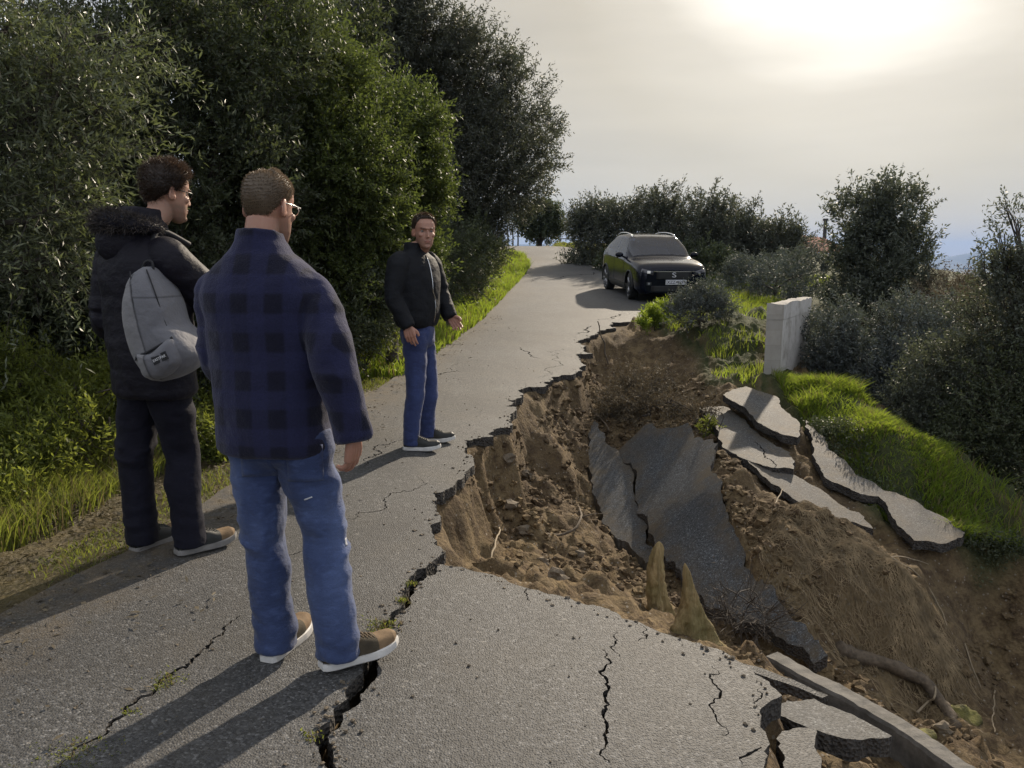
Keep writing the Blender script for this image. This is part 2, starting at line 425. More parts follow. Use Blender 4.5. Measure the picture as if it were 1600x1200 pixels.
# main carriageway
jr = np.random.default_rng(4)
edge_j = jag(edge, 0.13, 0.035, jr)
crack_c = jag(crack[:-2], 0.11, 0.018, jr) + crack[-2:]
crk = np.array(crack_c); wob = 0.5 + 0.5 * fbm(xyz(crk[:, 0] * 5, crk[:, 1] * 5), 2, 8)
tan = np.gradient(crk, axis=0); tan /= np.linalg.norm(tan, axis=1)[:, None] + 1e-9; nrm = np.column_stack([-tan[:, 1], tan[:, 0]])  # runs towards the camera: +normal is to the right (+x)
halfw = (0.010 + 0.022 * np.clip(wob, 0, 1.3))[:, None]
crack_L = [p for p in (crk - nrm * halfw)]; crack_R = [p for p in (crk + nrm * halfw)]
if crack_L[3][0] > crack_R[3][0]: crack_L, crack_R = crack_R, crack_L
main_poly = jag(left, 0.02, 0.08, jr) + right_far + edge_j + crack_L
near_j = jag(near[:-3], 0.10, 0.035, jr) + near[-3:]
near_poly = near_j + crack_R[::-1]
def hz(pxs, f=road_z): return [hit(*q, f)[:2] for q in pxs]
holes_main = [
    sliver(hz([(92, 1204), (135, 1160), (190, 1118), (245, 1075), (268, 1052), (300, 1030), (330, 1000), (352, 985), (378, 962)]), 0.022),
    sliver(hz([(398, 940), (425, 890), (440, 868), (468, 850)]), 0.012),
    sliver(hz([(520, 815), (560, 800), (600, 778), (628, 768), (655, 748)]), 0.012),
    sliver(hz([(632, 683), (612, 692), (596, 706), (572, 716), (560, 728)]), 0.02),
    sliver(hz([(905, 522), (918, 517), (925, 509)]), 0.05), sliver(hz([(815, 543), (830, 556), (845, 560)]), 0.03),
    sliver(hz([(935, 500), (960, 497), (985, 490)]), 0.05), sliver(hz([(842, 590), (852, 575), (872, 560), (880, 545)]), 0.014),
    sliver(hz([(655, 470 + 120), (690, 585), (720, 580)]), 0.03), sliver(hz([(985, 430), (930, 425), (880, 432), (830, 440)]), 0.05),
]
holes_near = [
    sliver(hz([(942, 1015), (937, 1050), (951, 1078), (944, 1110), (948, 1140), (946, 1165), (952, 1192)], near_z), 0.020),
    sliver(hz([(966, 988), (962, 1005), (971, 1028)], near_z), 0.012), sliver(hz([(1000, 975), (1006, 990), (997, 1002)], near_z), 0.010),
    sliver(hz([(1112, 1040), (1124, 1052), (1113, 1064), (1127, 1080), (1116, 1098), (1118, 1120), (1128, 1150)], near_z), 0.013),
    sliver(hz([(822, 916), (824, 930), (828, 944)], near_z), 0.010), sliver(hz([(1160, 1195), (1172, 1178), (1190, 1168)], near_z), 0.014),
    sliver(hz([(1184, 1076), (1190, 1090), (1180, 1100)], near_z), 0.010),
]
road = tag(sheet('road', main_poly, road_z, 0.075, [M['asphalt'], M['edge']], holes_main), kind='structure')
_rv = np.array([v.co[:] for v in road.data.vertices]); _dl = d_line(_rv[:, 0], _rv[:, 1], [tuple(q) for q in left])
fattr(road, 'dusty_hazy', np.where(_rv[:, 0] < x_left(_rv[:, 1]) + 1.2, 1 - sstep(.0, .55, _dl), 0) * (_rv[:, 1] < 40))
near_slab = tag(sheet('asphalt_slab', near_poly, near_z, 0.10, [M['asphalt'], M['edge']], holes_near),
                'large cracked asphalt slab in the foreground split from the road by a jagged crack', 'asphalt slab')

# ------------------------------------------------------------------ ground: one sheet from the kerb to the horizon
def slab_surface(pts):
    P = np.array(pts); A = np.column_stack([P[:, 0], P[:, 1], np.ones(len(P))])
    co, *_ = np.linalg.lstsq(A, P[:, 2], rcond=None)
    res = P[:, 2] - A @ co
    def f(x, y):
        x = np.asarray(x, float); y = np.asarray(y, float)
        w = np.exp(-((x[..., None] - P[:, 0]) ** 2 + (y[..., None] - P[:, 1]) ** 2) / 0.5) + 1e-6
        return co[0] * x + co[1] * y + co[2] + 0.45 * (w * res).sum(-1) / (w.sum(-1) + 0.05)
    return f
# fallen slabs: (u, v, height) of their corners
SLABS = {
 'main_fall': [(958, 690, -.56), (1010, 672, -.46), (1075, 676, -.35), (1122, 690, -.26), (1130, 735, -.36), (1142, 775, -.42), (1180, 850, -.58), (1235, 945, -.82), (1292, 1045, -1.04), (1270, 1062, -1.12),
               (1215, 1028, -1.16), (1150, 985, -1.13), (1085, 930, -1.10), (1040, 880, -1.07), (1012, 835, -1.02), (992, 772, -.92), (985, 735, -.80)],
 'left_fall': [(930, 655, -.50), (962, 692, -.60), (984, 728, -.76), (990, 772, -.90), (1008, 832, -1.06), (1026, 872, -1.14), (1008, 880, -1.18), (965, 838, -1.10), (938, 790, -1.0), (922, 740, -.88), (924, 690, -.68)],
 'upper': [(1130, 616, -.02), (1165, 606, .0), (1218, 622, -.05), (1236, 645, -.12), (1250, 664, -.20), (1246, 690, -.30), (1222, 680, -.25), (1180, 652, -.14)],
 'outer': [(1258, 662, -.26), (1290, 682, -.30), (1338, 732, -.44), (1430, 775, -.58), (1508, 830, -.74), (1502, 842, -.78), (1428, 852, -.82), (1392, 812, -.72), (1372, 782, -.64), (1345, 770, -.58), (1300, 747, -.50), (1272, 705, -.38)],
 'middle': [(1092, 640, -.22), (1130, 634, -.18), (1165, 655, -.24), (1200, 686, -.32), (1232, 706, -.38), (1240, 735, -.46), (1205, 733, -.46), (1165, 718, -.42), (1128, 692, -.34)],
 'inner': [(1168, 722, -.45), (1206, 737, -.48), (1242, 738, -.48), (1300, 775, -.60), (1342, 800, -.68), (1364, 830, -.77), (1312, 812, -.71), (1258, 788, -.62), (1205, 755, -.53)],
}
SLAB_W = {k: [PZ(*c) for c in v] for k, v in SLABS.items()}
SLAB_F = {k: slab_surface(v) for k, v in SLAB_W.items()}

CTRL = []   # heights of the slipped ground: (x, y, z)
def C(u, v, z): CTRL.append(PZ(u, v, z))
for k, v in SLAB_W.items():
    for p in v: CTRL.append(p - np.array([0, 0, 0.13]))
for c in [ # pit below the scarp
 (1000, 612, -.50), (960, 600, -.45), (940, 618, -.50), (905, 640, -.50), (880, 665, -.42), (860, 690, -.42), (890, 700, -.62), (905, 760, -.92), (860, 760, -.68), (835, 720, -.62),
 (800, 740, -.66), (790, 790, -.74), (840, 830, -.76), (900, 830, -.88), (960, 870, -1.10), (760, 860, -.66), (735, 880, -.60), (800, 890, -.66), (900, 905, -.85), (980, 925, -1.0), (1040, 950, -.95),
 (1100, 990, -.78), (1060, 985, -.75), (1150, 1012, -1.28), (1190, 1034, -1.28),
 (850, 640, -.16), (880, 625, -.20), (905, 612, -.30),
 # lip by the far verge and bank to the wall
 (1020, 520, .20), (1000, 506, .16), (1012, 514, .14), (1026, 524, .08), (1040, 500, .30), (1060, 505, .40), (1120, 500, .42), (1180, 500, .42), (1040, 570, -.15), (1090, 560, .10), (1150, 560, .10), (1100, 600, -.05), (1060, 610, -.30), (1060, 640, -.33), (1180, 590, -.02), (1230, 595, -.02),
 # grassy strip outside the right hand slabs
 (1200, 600, -.03), (1270, 622, -.06), (1340, 672, -.18), (1400, 715, -.36), (1450, 755, -.55), (1510, 800, -.70), (1560, 835, -.78), (1600, 855, -.84), (1640, 880, -.9),
 (1290, 604, -.04), (1350, 640, -.14), (1430, 690, -.38), (1520, 740, -.54), (1600, 785, -.68),
 # trenches between slabs
 (1195, 668, -.50), (1248, 700, -.62), (1290, 758, -.78), (1345, 795, -.92), (1395, 845, -1.05), (1160, 700, -.55),
 (1140, 730, -.62), (1200, 775, -.80),
 # the big clod of earth with roots
 (1160, 790, -.66), (1215, 805, -.60), (1260, 800, -.58), (1320, 822, -.62), (1390, 880, -.80), (1440, 940, -.98), (1485, 1010, -1.25), (1250, 880, -.74), (1320, 930, -.88), (1400, 1000, -1.12),
 (1460, 1075, -1.42), (1300, 1000, -1.22), (1350, 1050, -1.40), (1420, 1100, -1.55), (1290, 940, -1.0),
 # far foot of the slip
 (1450, 880, -1.25), (1500, 900, -1.3), (1560, 905, -1.35), (1600, 950, -1.6), (1530, 1000, -1.62), (1590, 1060, -1.8), (1500, 1120, -1.62), (1590, 1180, -1.55), (1480, 1170, -1.3), (1420, 1190, -1.12), (1330, 1190, -.92),
 (1250, 1195, -.72), (1220, 1130, -.70), (1240, 1080, -.98), (1330, 1100, -1.25), (1600, 880, -.95),
]: C(*c)
CTRL += [np.array(p) for p in [(1.4, 1.2, -.8), (2.2, 1.6, -1.15), (3.2, 2.2, -1.6), (4.5, 3.2, -2.1), (2.4, 0.2, -1.0), (6, 5, -2.2), (5.2, 7.2, -1.2), (6.5, 8, -1.8), (5.2, 9.5, -.9), (7, 10.5, -1.7), (4.2, 11.5, .1), (5.2, 13, .05),
         (3.2, 13.0, .40), (2.6, 14.5, .45), (2.2, 16.0, .5), (4.2, 16, .4), (8.5, 6.5, -3.0), (9, 13, -1.4)]]
CTRL = np.array(CTRL)
def base_right(x, y):
    xr = x_right(y); d = np.maximum(x - xr, 0); far = sstep(12, 17, y)
    z = road_z(np.minimum(x, xr), y)
    near_s = -0.45 * np.maximum(d - 0.4, 0); far_s = -0.03 * d - 0.2 * np.maximum(d - 14, 0)
    s = near_s * (1 - far) + far_s * far
    return z + np.maximum(s, -14 - 0.04 * np.maximum(d - 40, 0)) * 1.0
_res = CTRL[:, 2] - base_right(CTRL[:, 0], CTRL[:, 1])
_r = np.sqrt(((CTRL[:, None, :2] - CTRL[None, :, :2]) ** 2).sum(-1))
_K = np.where(_r > 0, _r ** 2 * np.log(_r + 1e-9), 0) + 0.05 * np.eye(len(CTRL)) * 1.0
_A = np.block([[_K, np.column_stack([CTRL[:, :2], np.ones(len(CTRL))])], [np.column_stack([CTRL[:, :2], np.ones(len(CTRL))]).T, np.zeros((3, 3))]])
_w = np.linalg.solve(_A, np.concatenate([_res, np.zeros(3)]))
def pit_z(x, y):
    x = np.asarray(x, float); y = np.asarray(y, float); sh = x.shape; x = x.ravel(); y = y.ravel(); out = base_right(x, y)
    m = (x > -4) & (x < 13) & (y > -1.5) & (y < 19); idx = np.where(m)[0]
    for s in range(0, len(idx), 20000):
        k = idx[s:s + 20000]; r2 = (x[k, None] - CTRL[:, 0]) ** 2 + (y[k, None] - CTRL[:, 1]) ** 2
        v = (0.5 * r2 * np.log(r2 + 1e-12)) @ _w[:-3] + _w[-3] * x[k] + _w[-2] * y[k] + _w[-1]
        f = np.exp(-(np.maximum(np.sqrt(r2.min(1)) - 0.5, 0) / 1.1) ** 2)
        out[k] += v * f
    return out.reshape(sh)
break_line = [np.array([x_right(70.0), 70.0])] + [np.array([x_right(yy) + 0.05, yy]) for yy in (40, 34, 30, 24.5, 20)] + edge + [near[0]] + near[1:]
intact = [np.array([-4000.0, 70.0])] + break_line + [np.array([1.5, -60.0]), np.array([-4000.0, -60.0])]
def left_prof(d, y):
    k = sstep(14, 24, y)
    z = np.interp(d, [-5, 0, .12, .35, .7, 1.0, 1.5, 2.3, 3.4, 6, 12, 40, 400], [-.09, -.05, -.03, -.07, -.07, .03, .22, .62, 1.15, 2.0, 3.2, 6, 20])
    z2 = np.interp(d, [-5, 0, .5, 1.0, 2.0, 3.4, 6, 12, 40, 400], [-.09, -.03, .0, .12, .5, .9, 1.3, 1.8, 2.5, 5])
    return z * (1 - k) + z2 * k
def in_intact(x, y): return in_poly(x, y, intact)
GRASS_STRIP = [PZ(*q)[:2] for q in [(1190, 575, .08), (1240, 602, .04), (1270, 640, -.12), (1330, 690, -.25), (1380, 745, -.40), (1440, 772, -.50), (1520, 822, -.72), (1610, 852, -.84), (1680, 850, -.85), (1600, 760, -.55), (1500, 712, -.40), (1420, 665, -.24), (1350, 620, -.08), (1290, 590, .03)]]
def ground_z(x, y, detail=True):
    x = np.asarray(x, float); y = np.asarray(y, float)
    dl = x_left(y) - x
    zl = road_z(np.maximum(x, x_left(y) - 0.3), y) + left_prof(dl, y)
    zl = np.where(y > 44, zl - 0.0, zl)
    zr = pit_z(x, y)
    loc = (np.abs(x) < 14) & (y < 75) & (y > -61)
    ins = np.where(loc, in_poly(x, y, intact), x < x_right(y))
    d = np.full(x.shape, 5.0); kk = (np.abs(x) < 6) & (y > -7) & (y < 16)
    d[kk] = d_line(x[kk], y[kk], break_line)
    sd_ = np.where(ins, -d, d)
    if detail: sd_ = sd_ + np.where(kk, 0.05 * fbm(xyz(x * 4, y * 4), 3, 21), 0)
    w = sstep(-0.03, 0.16, sd_)
    z = zl * (1 - w) + zr * w
    # the crack between road and slab is open below
    cc = np.full(x.shape, 9.0); k2 = (np.abs(x) < 2) & (y > 0) & (y < 5.2); cc[k2] = d_line(x[k2], y[k2], [tuple(q) for q in crack])
    z = z - 0.30 * (1 - sstep(0.03, 0.12, cc))
    if detail:
        P2 = xyz(x, y)
        rough_amt = np.where(dl > 0.1, sstep(0.3, 1.2, dl), w) * np.exp(-np.maximum(y - 25, 0) / 60)
        slabd = np.zeros(x.shape)
        for k, pts in SLAB_W.items():
            ks = (np.abs(x - 2.3) < 3) & (np.abs(y - 6.5) < 4)
            slabd[ks] = np.maximum(slabd[ks], in_poly(x[ks], y[ks], pts) * 1.0)
            nz = np.where(ks & (slabd > 0), SLAB_F[k](x, y) - .12, 9); z = np.where(in_poly(x, y, pts) & ks, np.minimum(z, nz), z)
        kg = (np.abs(x) < 9) & (y < 14) & (y > 3); ig = np.zeros(x.shape); ig[kg] = in_poly(x[kg], y[kg], GRASS_STRIP) * 1.0
        amp = rough_amt * (1 - 0.85 * slabd) * (1 - 0.7 * ig)
        rid = 1 - np.abs(vnoise(P2 * 2.6, 31)) * 2
        cl = vnoise(P2 * 13, 61); strat = vnoise(np.stack([x * 9, y * 9, z * 1.5], -1), 71)
        z = z + amp * (0.05 * np.maximum(cl, 0) ** .5 * (vnoise(P2 * 4, 63) > -.15) + 0.07 * np.maximum(vnoise(P2 * 5.5, 65), 0) ** .5 * (vnoise(P2 * 2, 67) > .0) + 0.05 * np.abs(strat) * np.exp(-((sd_ - .12) / .2) ** 2) + 0.055 * fbm(P2 * 2.2, 4, 41, 0.55) + 0.045 * np.maximum(fbm(P2 * 5.5, 4, 43, 0.6), -.2) + 0.03 * rid + 0.02 * fbm(P2 * 16, 3, 51, 0.6))
        for k, pts in SLAB_W.items():
            c_ = np.mean([p[:2] for p in pts], 0); big = [c_ + (p[:2] - c_) * 1.07 for p in pts]; ks = np.where((np.abs(x - 2.3) < 3) & (np.abs(y - 6.5) < 4))[0]
            ks = ks[in_poly(x[ks], y[ks], big)]; z[ks] = np.minimum(z[ks], SLAB_F[k](x[ks], y[ks]) - .10)
    return z
def axis(dense0, dense1, step, lo, hi, g0, g1):
    mid = np.arange(dense0, dense1, step); a = [dense0]; s = step
    while a[-1] > lo: s *= g0; a.append(a[-1] - s)
    b = [mid[-1]]; s = step
    while b[-1] < hi: s *= g1; b.append(b[-1] + s)
    return np.concatenate([np.array(a[1:])[::-1], mid, np.array(b[1:])])
gx = axis(-3.4, 6.0, 0.034, -14000, 14000, 1.075, 1.075)
gy = axis(1.2, 12.5, 0.036, -3000, 14000, 1.15, 1.045)
GX, GY = np.meshgrid(gx, gy); GX, GY = GX.ravel(), GY.ravel()
GZ = ground_z(GX, GY)
# the land sinks to a plain far away
dist = np.hypot(GX, GY)
GZ = np.where(dist > 120, GZ * (1 - sstep(120, 1500, dist)) + (-42) * sstep(120, 1500, dist), GZ)
GZ = np.where((GY > 75), np.minimum(GZ, -1.0 - 0.05 * (GY - 75)), GZ); GZ = np.maximum(GZ, -60)
nx, ny = len(gx), len(gy)
I = np.arange(nx * ny).reshape(ny, nx)
Q = np.stack([I[:-1, :-1], I[:-1, 1:], I[1:, 1:], I[1:, :-1]], -1).reshape(-1, 4)
ground = np_mesh('ground', np.column_stack([GX, GY, GZ]), Q, M['soil'], smooth=True)
tag(ground, kind='structure')
dl_ = x_left(GY) - GX
insid = in_poly(GX, GY, intact)
gr = np.where(dl_ > 0, sstep(0.75, 1.3, dl_ + 0.25 * fbm(xyz(GX * 2, GY * 2), 2, 3)), 0)
VERGE = [PZ(*q)[:2] for q in [(1000, 492, .42), (1040, 508, .36), (1100, 540, .2), (1120, 590, .05), (1190, 590, .06), (1200, 520, .35), (1240, 480, .4), (1300, 455, .5), (1100, 455, .55)]]
kk = (np.abs(GX) < 14) & (GY < 40) & (GY > 0)
gs = np.zeros(len(GX)); gs[kk] = np.maximum(in_poly(GX[kk], GY[kk], GRASS_STRIP), in_poly(GX[kk], GY[kk], VERGE)) * 1.0
ds = np.full(len(GX), 9.0); ds[kk] = np.minimum(d_line(GX[kk], GY[kk], GRASS_STRIP + [GRASS_STRIP[0]]), d_line(GX[kk], GY[kk], VERGE + [VERGE[0]]))
gs = np.where(gs > 0, sstep(-.15, .2, ds), 1 - sstep(0, .25, ds))
far_right = np.where(~insid & ((GX > 4.6 + 0.0 * GY) & (GY > 7)) | ((GY > 14) & (GX > x_right(GY) + .1)), 1.0, 0)
gr = np.clip(np.maximum.reduce([gr, gs * (GX > -1), far_right, (dist > 60) * 1.0]), 0, 1)
fattr(ground, 'grassy', gr)
fattr(ground, 'muddy', np.where((dl_ > -0.02) & (GY < 30), sstep(-0.02, .1, dl_) * (1 - sstep(.7, 1.2, dl_)), 0))
GBVH = BVHTree.FromPolygons([tuple(v) for v in np.column_stack([GX, GY, GZ])[I[:, :].ravel()]], [tuple(q) for q in Q[(np.abs(GX[Q[:, 0]]) < 60) & (np.abs(GY[Q[:, 0]]) < 90)]])
def gz(x, y):
    h = GBVH.ray_cast(Vector((x, y, 60)), Vector((0, 0, -1)))
    return h[0].z if h[0] is not None else float(ground_z(np.array([x]), np.array([y]))[0])
_VV = np.column_stack([GX, GY, GZ])
def gz_arr(x, y):
    ix = np.clip(np.searchsorted(gx, x) - 1, 0, nx - 2); iy = np.clip(np.searchsorted(gy, y) - 1, 0, ny - 2)
    tx = (x - gx[ix]) / (gx[ix + 1] - gx[ix]); ty = (y - gy[iy]) / (gy[iy + 1] - gy[iy]); Z = GZ.reshape(ny, nx)
    return (Z[iy, ix] * (1 - tx) + Z[iy, ix + 1] * tx) * (1 - ty) + (Z[iy + 1, ix] * (1 - tx) + Z[iy + 1, ix + 1] * tx) * ty
def gz(x, y): return float(gz_arr(np.array([float(x)]), np.array([float(y)]))[0])

# ------------------------------------------------------------------ slabs that slid down
def dirt_edge(o, pts, label):
    V = np.array([v.co[:] for v in o.data.vertices]); d = d_line(V[:, 0], V[:, 1], list(pts) + [pts[0]]); n = fbm(V * 3.1, 3, 17)
    fattr(o, 'dusty_hazy', np.clip((1 - sstep(.0, .22, d)) * .8 + .5 * sstep(.1, .5, n), 0, 1)); return tag(o, label, 'asphalt slab', 'slabs of road that slid down the slope')
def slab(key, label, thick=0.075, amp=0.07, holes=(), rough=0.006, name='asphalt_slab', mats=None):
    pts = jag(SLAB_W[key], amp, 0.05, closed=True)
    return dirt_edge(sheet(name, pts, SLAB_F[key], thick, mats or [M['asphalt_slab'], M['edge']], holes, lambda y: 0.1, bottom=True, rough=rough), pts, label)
M['rim'] = asphalt_mat('pale broken rim', (1, .97, .92), 1.25)
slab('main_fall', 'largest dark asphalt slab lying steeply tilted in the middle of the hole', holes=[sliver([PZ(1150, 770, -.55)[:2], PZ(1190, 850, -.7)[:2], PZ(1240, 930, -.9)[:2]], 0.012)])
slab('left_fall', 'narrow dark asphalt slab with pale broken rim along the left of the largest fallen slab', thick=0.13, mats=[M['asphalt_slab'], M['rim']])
slab('upper', 'pale flat asphalt slab highest up, just below the end of the block wall', mats=[M['asphalt_sunlit'], M['edge']])
slab('outer', 'long pale asphalt slab curving down beside the bright green grass strip', mats=[M['asphalt_sunlit'], M['edge']])
slab('middle', 'cracked pale asphalt slab below the dry weeds, above the trench', mats=[M['asphalt_sunlit'], M['edge']], holes=[sliver([PZ(1180, 690, -.35)[:2], PZ(1195, 705, -.38)[:2], PZ(1205, 733, -.45)[:2]], 0.02)])
slab('inner', 'sunlit asphalt strip arching over the root covered clod of earth', thick=0.06, mats=[M['asphalt_sunlit'], M['edge']])
# ------------------------------------------------------------------ kerb pieces and fragments at the lower edge
def frag(name, px, label, cat, group=None, thick=0.08, amp=0.07, mats=None, rough=0.004):
    W = [PZ(*c) for c in px]
    return tag(sheet(name, jag(W, amp, 0.03, closed=True), slab_surface(W), thick, mats or [M['asphalt'], M['edge']], (), lambda y: 0.06, bottom=True, rough=rough), label, cat, group)
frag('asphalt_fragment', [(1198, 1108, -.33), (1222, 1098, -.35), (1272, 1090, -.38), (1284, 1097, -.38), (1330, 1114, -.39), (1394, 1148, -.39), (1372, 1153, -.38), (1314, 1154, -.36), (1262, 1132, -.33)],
     'loose sunlit piece of asphalt tilted beside the long fallen kerb', 'asphalt piece', mats=[M['asphalt_sunlit'], M['edge']])
frag('asphalt_fragment', [(1222, 1142, -.27), (1274, 1136, -.29), (1272, 1165, -.28), (1288, 1225, -.27), (1206, 1225, -.24), (1226, 1180, -.26)],
     'small cracked block of asphalt at the bottom edge below the sunlit piece', 'asphalt piece', thick=0.12)
frag('kerb_splinter', [(1152, 1032, -.33), (1180, 1040, -.36), (1235, 1062, -.42), (1294, 1083, -.46), (1284, 1089, -.46), (1225, 1070, -.42), (1178, 1049, -.36)],
     'thin pale splinter of asphalt above the dark gap beside the near slab', 'asphalt piece', thick=0.05, amp=0.03)
def tube(P, r, n=7, noise=0.0, cap=True, seed=0):
    P = np.array(P, float); m = len(P); r = np.broadcast_to(np.asarray(r, float), (m,))
    T = np.gradient(P, axis=0); T /= np.linalg.norm(T, axis=1)[:, None] + 1e-9
    up = np.array([0, 0, 1.0]) if abs(T[:, 2]).mean() < 0.85 else np.array([1.0, 0, 0])
    A = np.cross(T, up); A /= np.linalg.norm(A, axis=1)[:, None] + 1e-9; B = np.cross(A, T)
    an = np.arange(n) * 2 * math.pi / n
    V = P[:, None] + r[:, None, None] * (np.cos(an)[None, :, None] * A[:, None] + np.sin(an)[None, :, None] * B[:, None])
    V = V.reshape(-1, 3)
    if noise: V = V + noise * np.stack([vnoise(V * 40, seed), vnoise(V * 40, seed + 1), vnoise(V * 40, seed + 2)], -1)
    i = np.arange(m * n).reshape(m, n); j = np.roll(i, -1, 1)
    F = np.stack([i[:-1], j[:-1], j[1:], i[1:]], -1).reshape(-1, 4).tolist()
    if cap:
        F.append(list(range(n))[::-1]); F.append([(m - 1) * n + k for k in range(n)])
    return V, F
def curve(P, n=24, wob=0.0, seed=0):
    P = np.array(P, float); t = np.linspace(0, len(P) - 1, n); out = []
    for a in t:
        i = min(int(a), len(P) - 2); f = a - i; p0 = P[max(i - 1, 0)]; p1 = P[i]; p2 = P[i + 1]; p3 = P[min(i + 2, len(P) - 1)]
        out.append(0.5 * (2 * p1 + (p2 - p0) * f + (2 * p0 - 5 * p1 + 4 * p2 - p3) * f * f + (3 * p1 - p0 - 3 * p2 + p3) * f ** 3))
    out = np.array(out)
    if wob: out = out + wob * np.stack([vnoise(out * 7, seed), vnoise(out * 7, seed + 1), vnoise(out * 7, seed + 2)], -1)
    return out
class MB:
    """collects shapes into one mesh"""
    def __init__(s): s.V, s.F, s.m, s.k = [], [], [], 0
    def add(s, V, F, mi=0):
        s.V.append(np.asarray(V, float)); s.F += [[a + s.k for a in f] for f in F]; s.m += [mi] * len(F); s.k += len(V); return s
    def build(s, name, mats, parent=None, smooth=False):
        return mesh_obj(name, np.vstack(s.V), s.F, mats, parent, smooth, s.m)
# the long kerb
kb = MB()
ka = [PZ(1205, 1020, -.80), PZ(1262, 1050, -.80), PZ(1340, 1090, -.80), PZ(1420, 1138, -.80), PZ(1490, 1186, -.80), PZ(1570, 1240, -.80)]
kp = curve(ka, 40, 0.006, 3); kt = np.gradient(kp, axis=0); kt /= np.linalg.norm(kt, axis=1)[:, None]
ks = np.cross(kt, [0, 0, 1]); ks /= np.linalg.norm(ks, axis=1)[:, None]     # towards the road side
prof = [(-.055, 0), (.055, -.012), (.062, -.03), (.05, -.17), (-.05, -.18), (-.062, -.02)]
kv = np.stack([kp + ks * -a + np.array([0, 0, 1]) * b for a, b in prof], 1)
kv[:, :, :] += 0.006 * np.stack([vnoise(kv * 22, 1), vnoise(kv * 22, 2), vnoise(kv * 22, 3)], -1)
n6 = len(prof); i = np.arange(40 * n6).reshape(40, n6); j = np.roll(i, -1, 1)
kb.add(kv.reshape(-1, 3), np.stack([i[:-1], i[1:], j[1:], j[:-1]], -1).reshape(-1, 4).tolist() + [list(range(n6)), [39 * n6 + k for k in range(n6)][::-1]])
M['concrete_old'] = None
mm = Mat('old concrete kerb'); pp = mm.pos('World')
mm.set(col=mm.mix(mm.ramp(mm.noise(pp, 14, 6, .65), [(.35, 0.), (.65, 1.)]), (.085, .08, .072), (.17, .16, .145)), rough=.9, normal=mm.bump(mm.noise(pp, 120, 5, .7), .8, .006))
M['concrete_old'] = mm.m
tag(kb.build('kerb', M['concrete_old']), 'long narrow concrete kerb beam fallen diagonally across the lower right', 'kerb')

# ------------------------------------------------------------------ earth pinnacles, rocks, rubble
mm = Mat('pale packed earth'); pp = mm.pos('World'); st = mm.mapping(pp, (14, 14, 2.2))
c = mm.mix(mm.ramp(mm.noise(st, 2.2, 6, .65), [(.36, 0.), (.64, 1.)]), (.20, .145, .065), (.40, .30, .15))
mm.set(col=mm.mix(mm.ramp(mm.noise(pp, 5, 3), [(.45, 0.), (.7, .6)]), c, (.15, .14, .05)), rough=.95, normal=mm.bump(mm.noise(st, 3, 6, .7), 1.0, .03)); M['earth'] = mm.m
def pinnacle(u, vb, vt, zb, width, skew, label, seed, pw=1.25, tip=.24):
    b = PZ(u, vb, zb); top = PY(u + skew, vt, b[1]); H = top[2] - b[2]
    rings, n = 60, 64; V = []; an = np.arange(n) * 2 * math.pi / n
    for k in range(rings):
        t = k / (rings - 1); r = width * ((1 - t) ** 0.8 * 0.62 + 0.38 * (1 - t ** 3)) * (0.25 + 0.75 * (1 - t)) + 0.004
        r = width * (tip + (1 - tip) * (1 - t) ** pw) * (1 if t < .9 else max(0.12, ((1 - t) / .1) ** .5))
        cx = b[0] + (top[0] - b[0]) * t + .012 * math.sin(5 * t + seed); ring = np.stack([cx + r * np.cos(an), b[1] + r * .8 * np.sin(an), np.full(n, b[2] - .12 + (H + .12) * t)], -1)
        rr = 1 + .34 * vnoise(np.stack([np.cos(an) * 2.2, np.sin(an) * 2.6, np.full(n, t * 1.2 + seed)], -1), seed) + .20 * vnoise(ring * np.array([30, 30, 9]), seed + 3) + .12 * vnoise(ring * 50, seed + 5)
        ring[:, :2] = np.array([cx, b[1]]) + (ring[:, :2] - np.array([cx, b[1]])) * rr[:, None]; V.append(ring)
    V = np.vstack(V); i = np.arange(rings * n).reshape(rings, n); j = np.roll(i, -1, 1)
    F = np.stack([i[:-1], j[:-1], j[1:], i[1:]], -1).reshape(-1, 4).tolist() + [[(rings - 1) * n + k for k in range(n)]]
    tag(mesh_obj('earth_pinnacle', V, F, M['earth'], smooth=True), label, 'earth pinnacle')
pinnacle(1028, 938, 846, -.74, .085, 0, 'narrower pointed pillar of pale earth standing left of the broader one', 2, 1.0, .32)
pinnacle(1082, 992, 880, -.72, .20, -10, 'broader pointed cone of pale earth at the edge of the hole', 5, 1.7, .10)
def lump(seed, sub=2, rough=.35):
    bm = bmesh.new(); bmesh.ops.create_icosphere(bm, subdivisions=sub, radius=1.0)
    V = np.array([v.co for v in bm.verts]); F = [[v.index for v in f.verts] for f in bm.faces]; bm.free()
    V = V * (1 + rough * vnoise(V * 1.4 + seed * 7.1, seed)[:, None] + .5 * rough * vnoise(V * 3.4 + seed, seed + 1)[:, None]); return V, F
M['rock'] = simple('rock', (.15, .12, .085), .9, .02, 30, .4, 14)
M['moss'] = simple('mossy rock', (.12, .11, .03), .95, .03, 60, .6, 16)
rocks = [(798, 792, .055, 'reddish stone in the foot of the scarp below the road edge'), (822, 742, .05, 'grey stone high in the soil gully'), (850, 880, .05, 'rounded clod near the edge of the near slab'),
         (1268, 1062, .035, 'small grey stone resting against the long kerb'), (1120, 800, .02, 'white pebble beside the dark fallen slab'), (905, 870, .07, 'brown clod halfway along the pit floor'),
         (790, 720, .06, 'dark stone under the overhanging road edge'), (820, 835, .08, 'squared brown clod leaning on the pit side'), (1475, 1142, .05, 'rounded stone near the end of the thick root'), (872, 905, .06, 'brown clod just behind the near slab')]
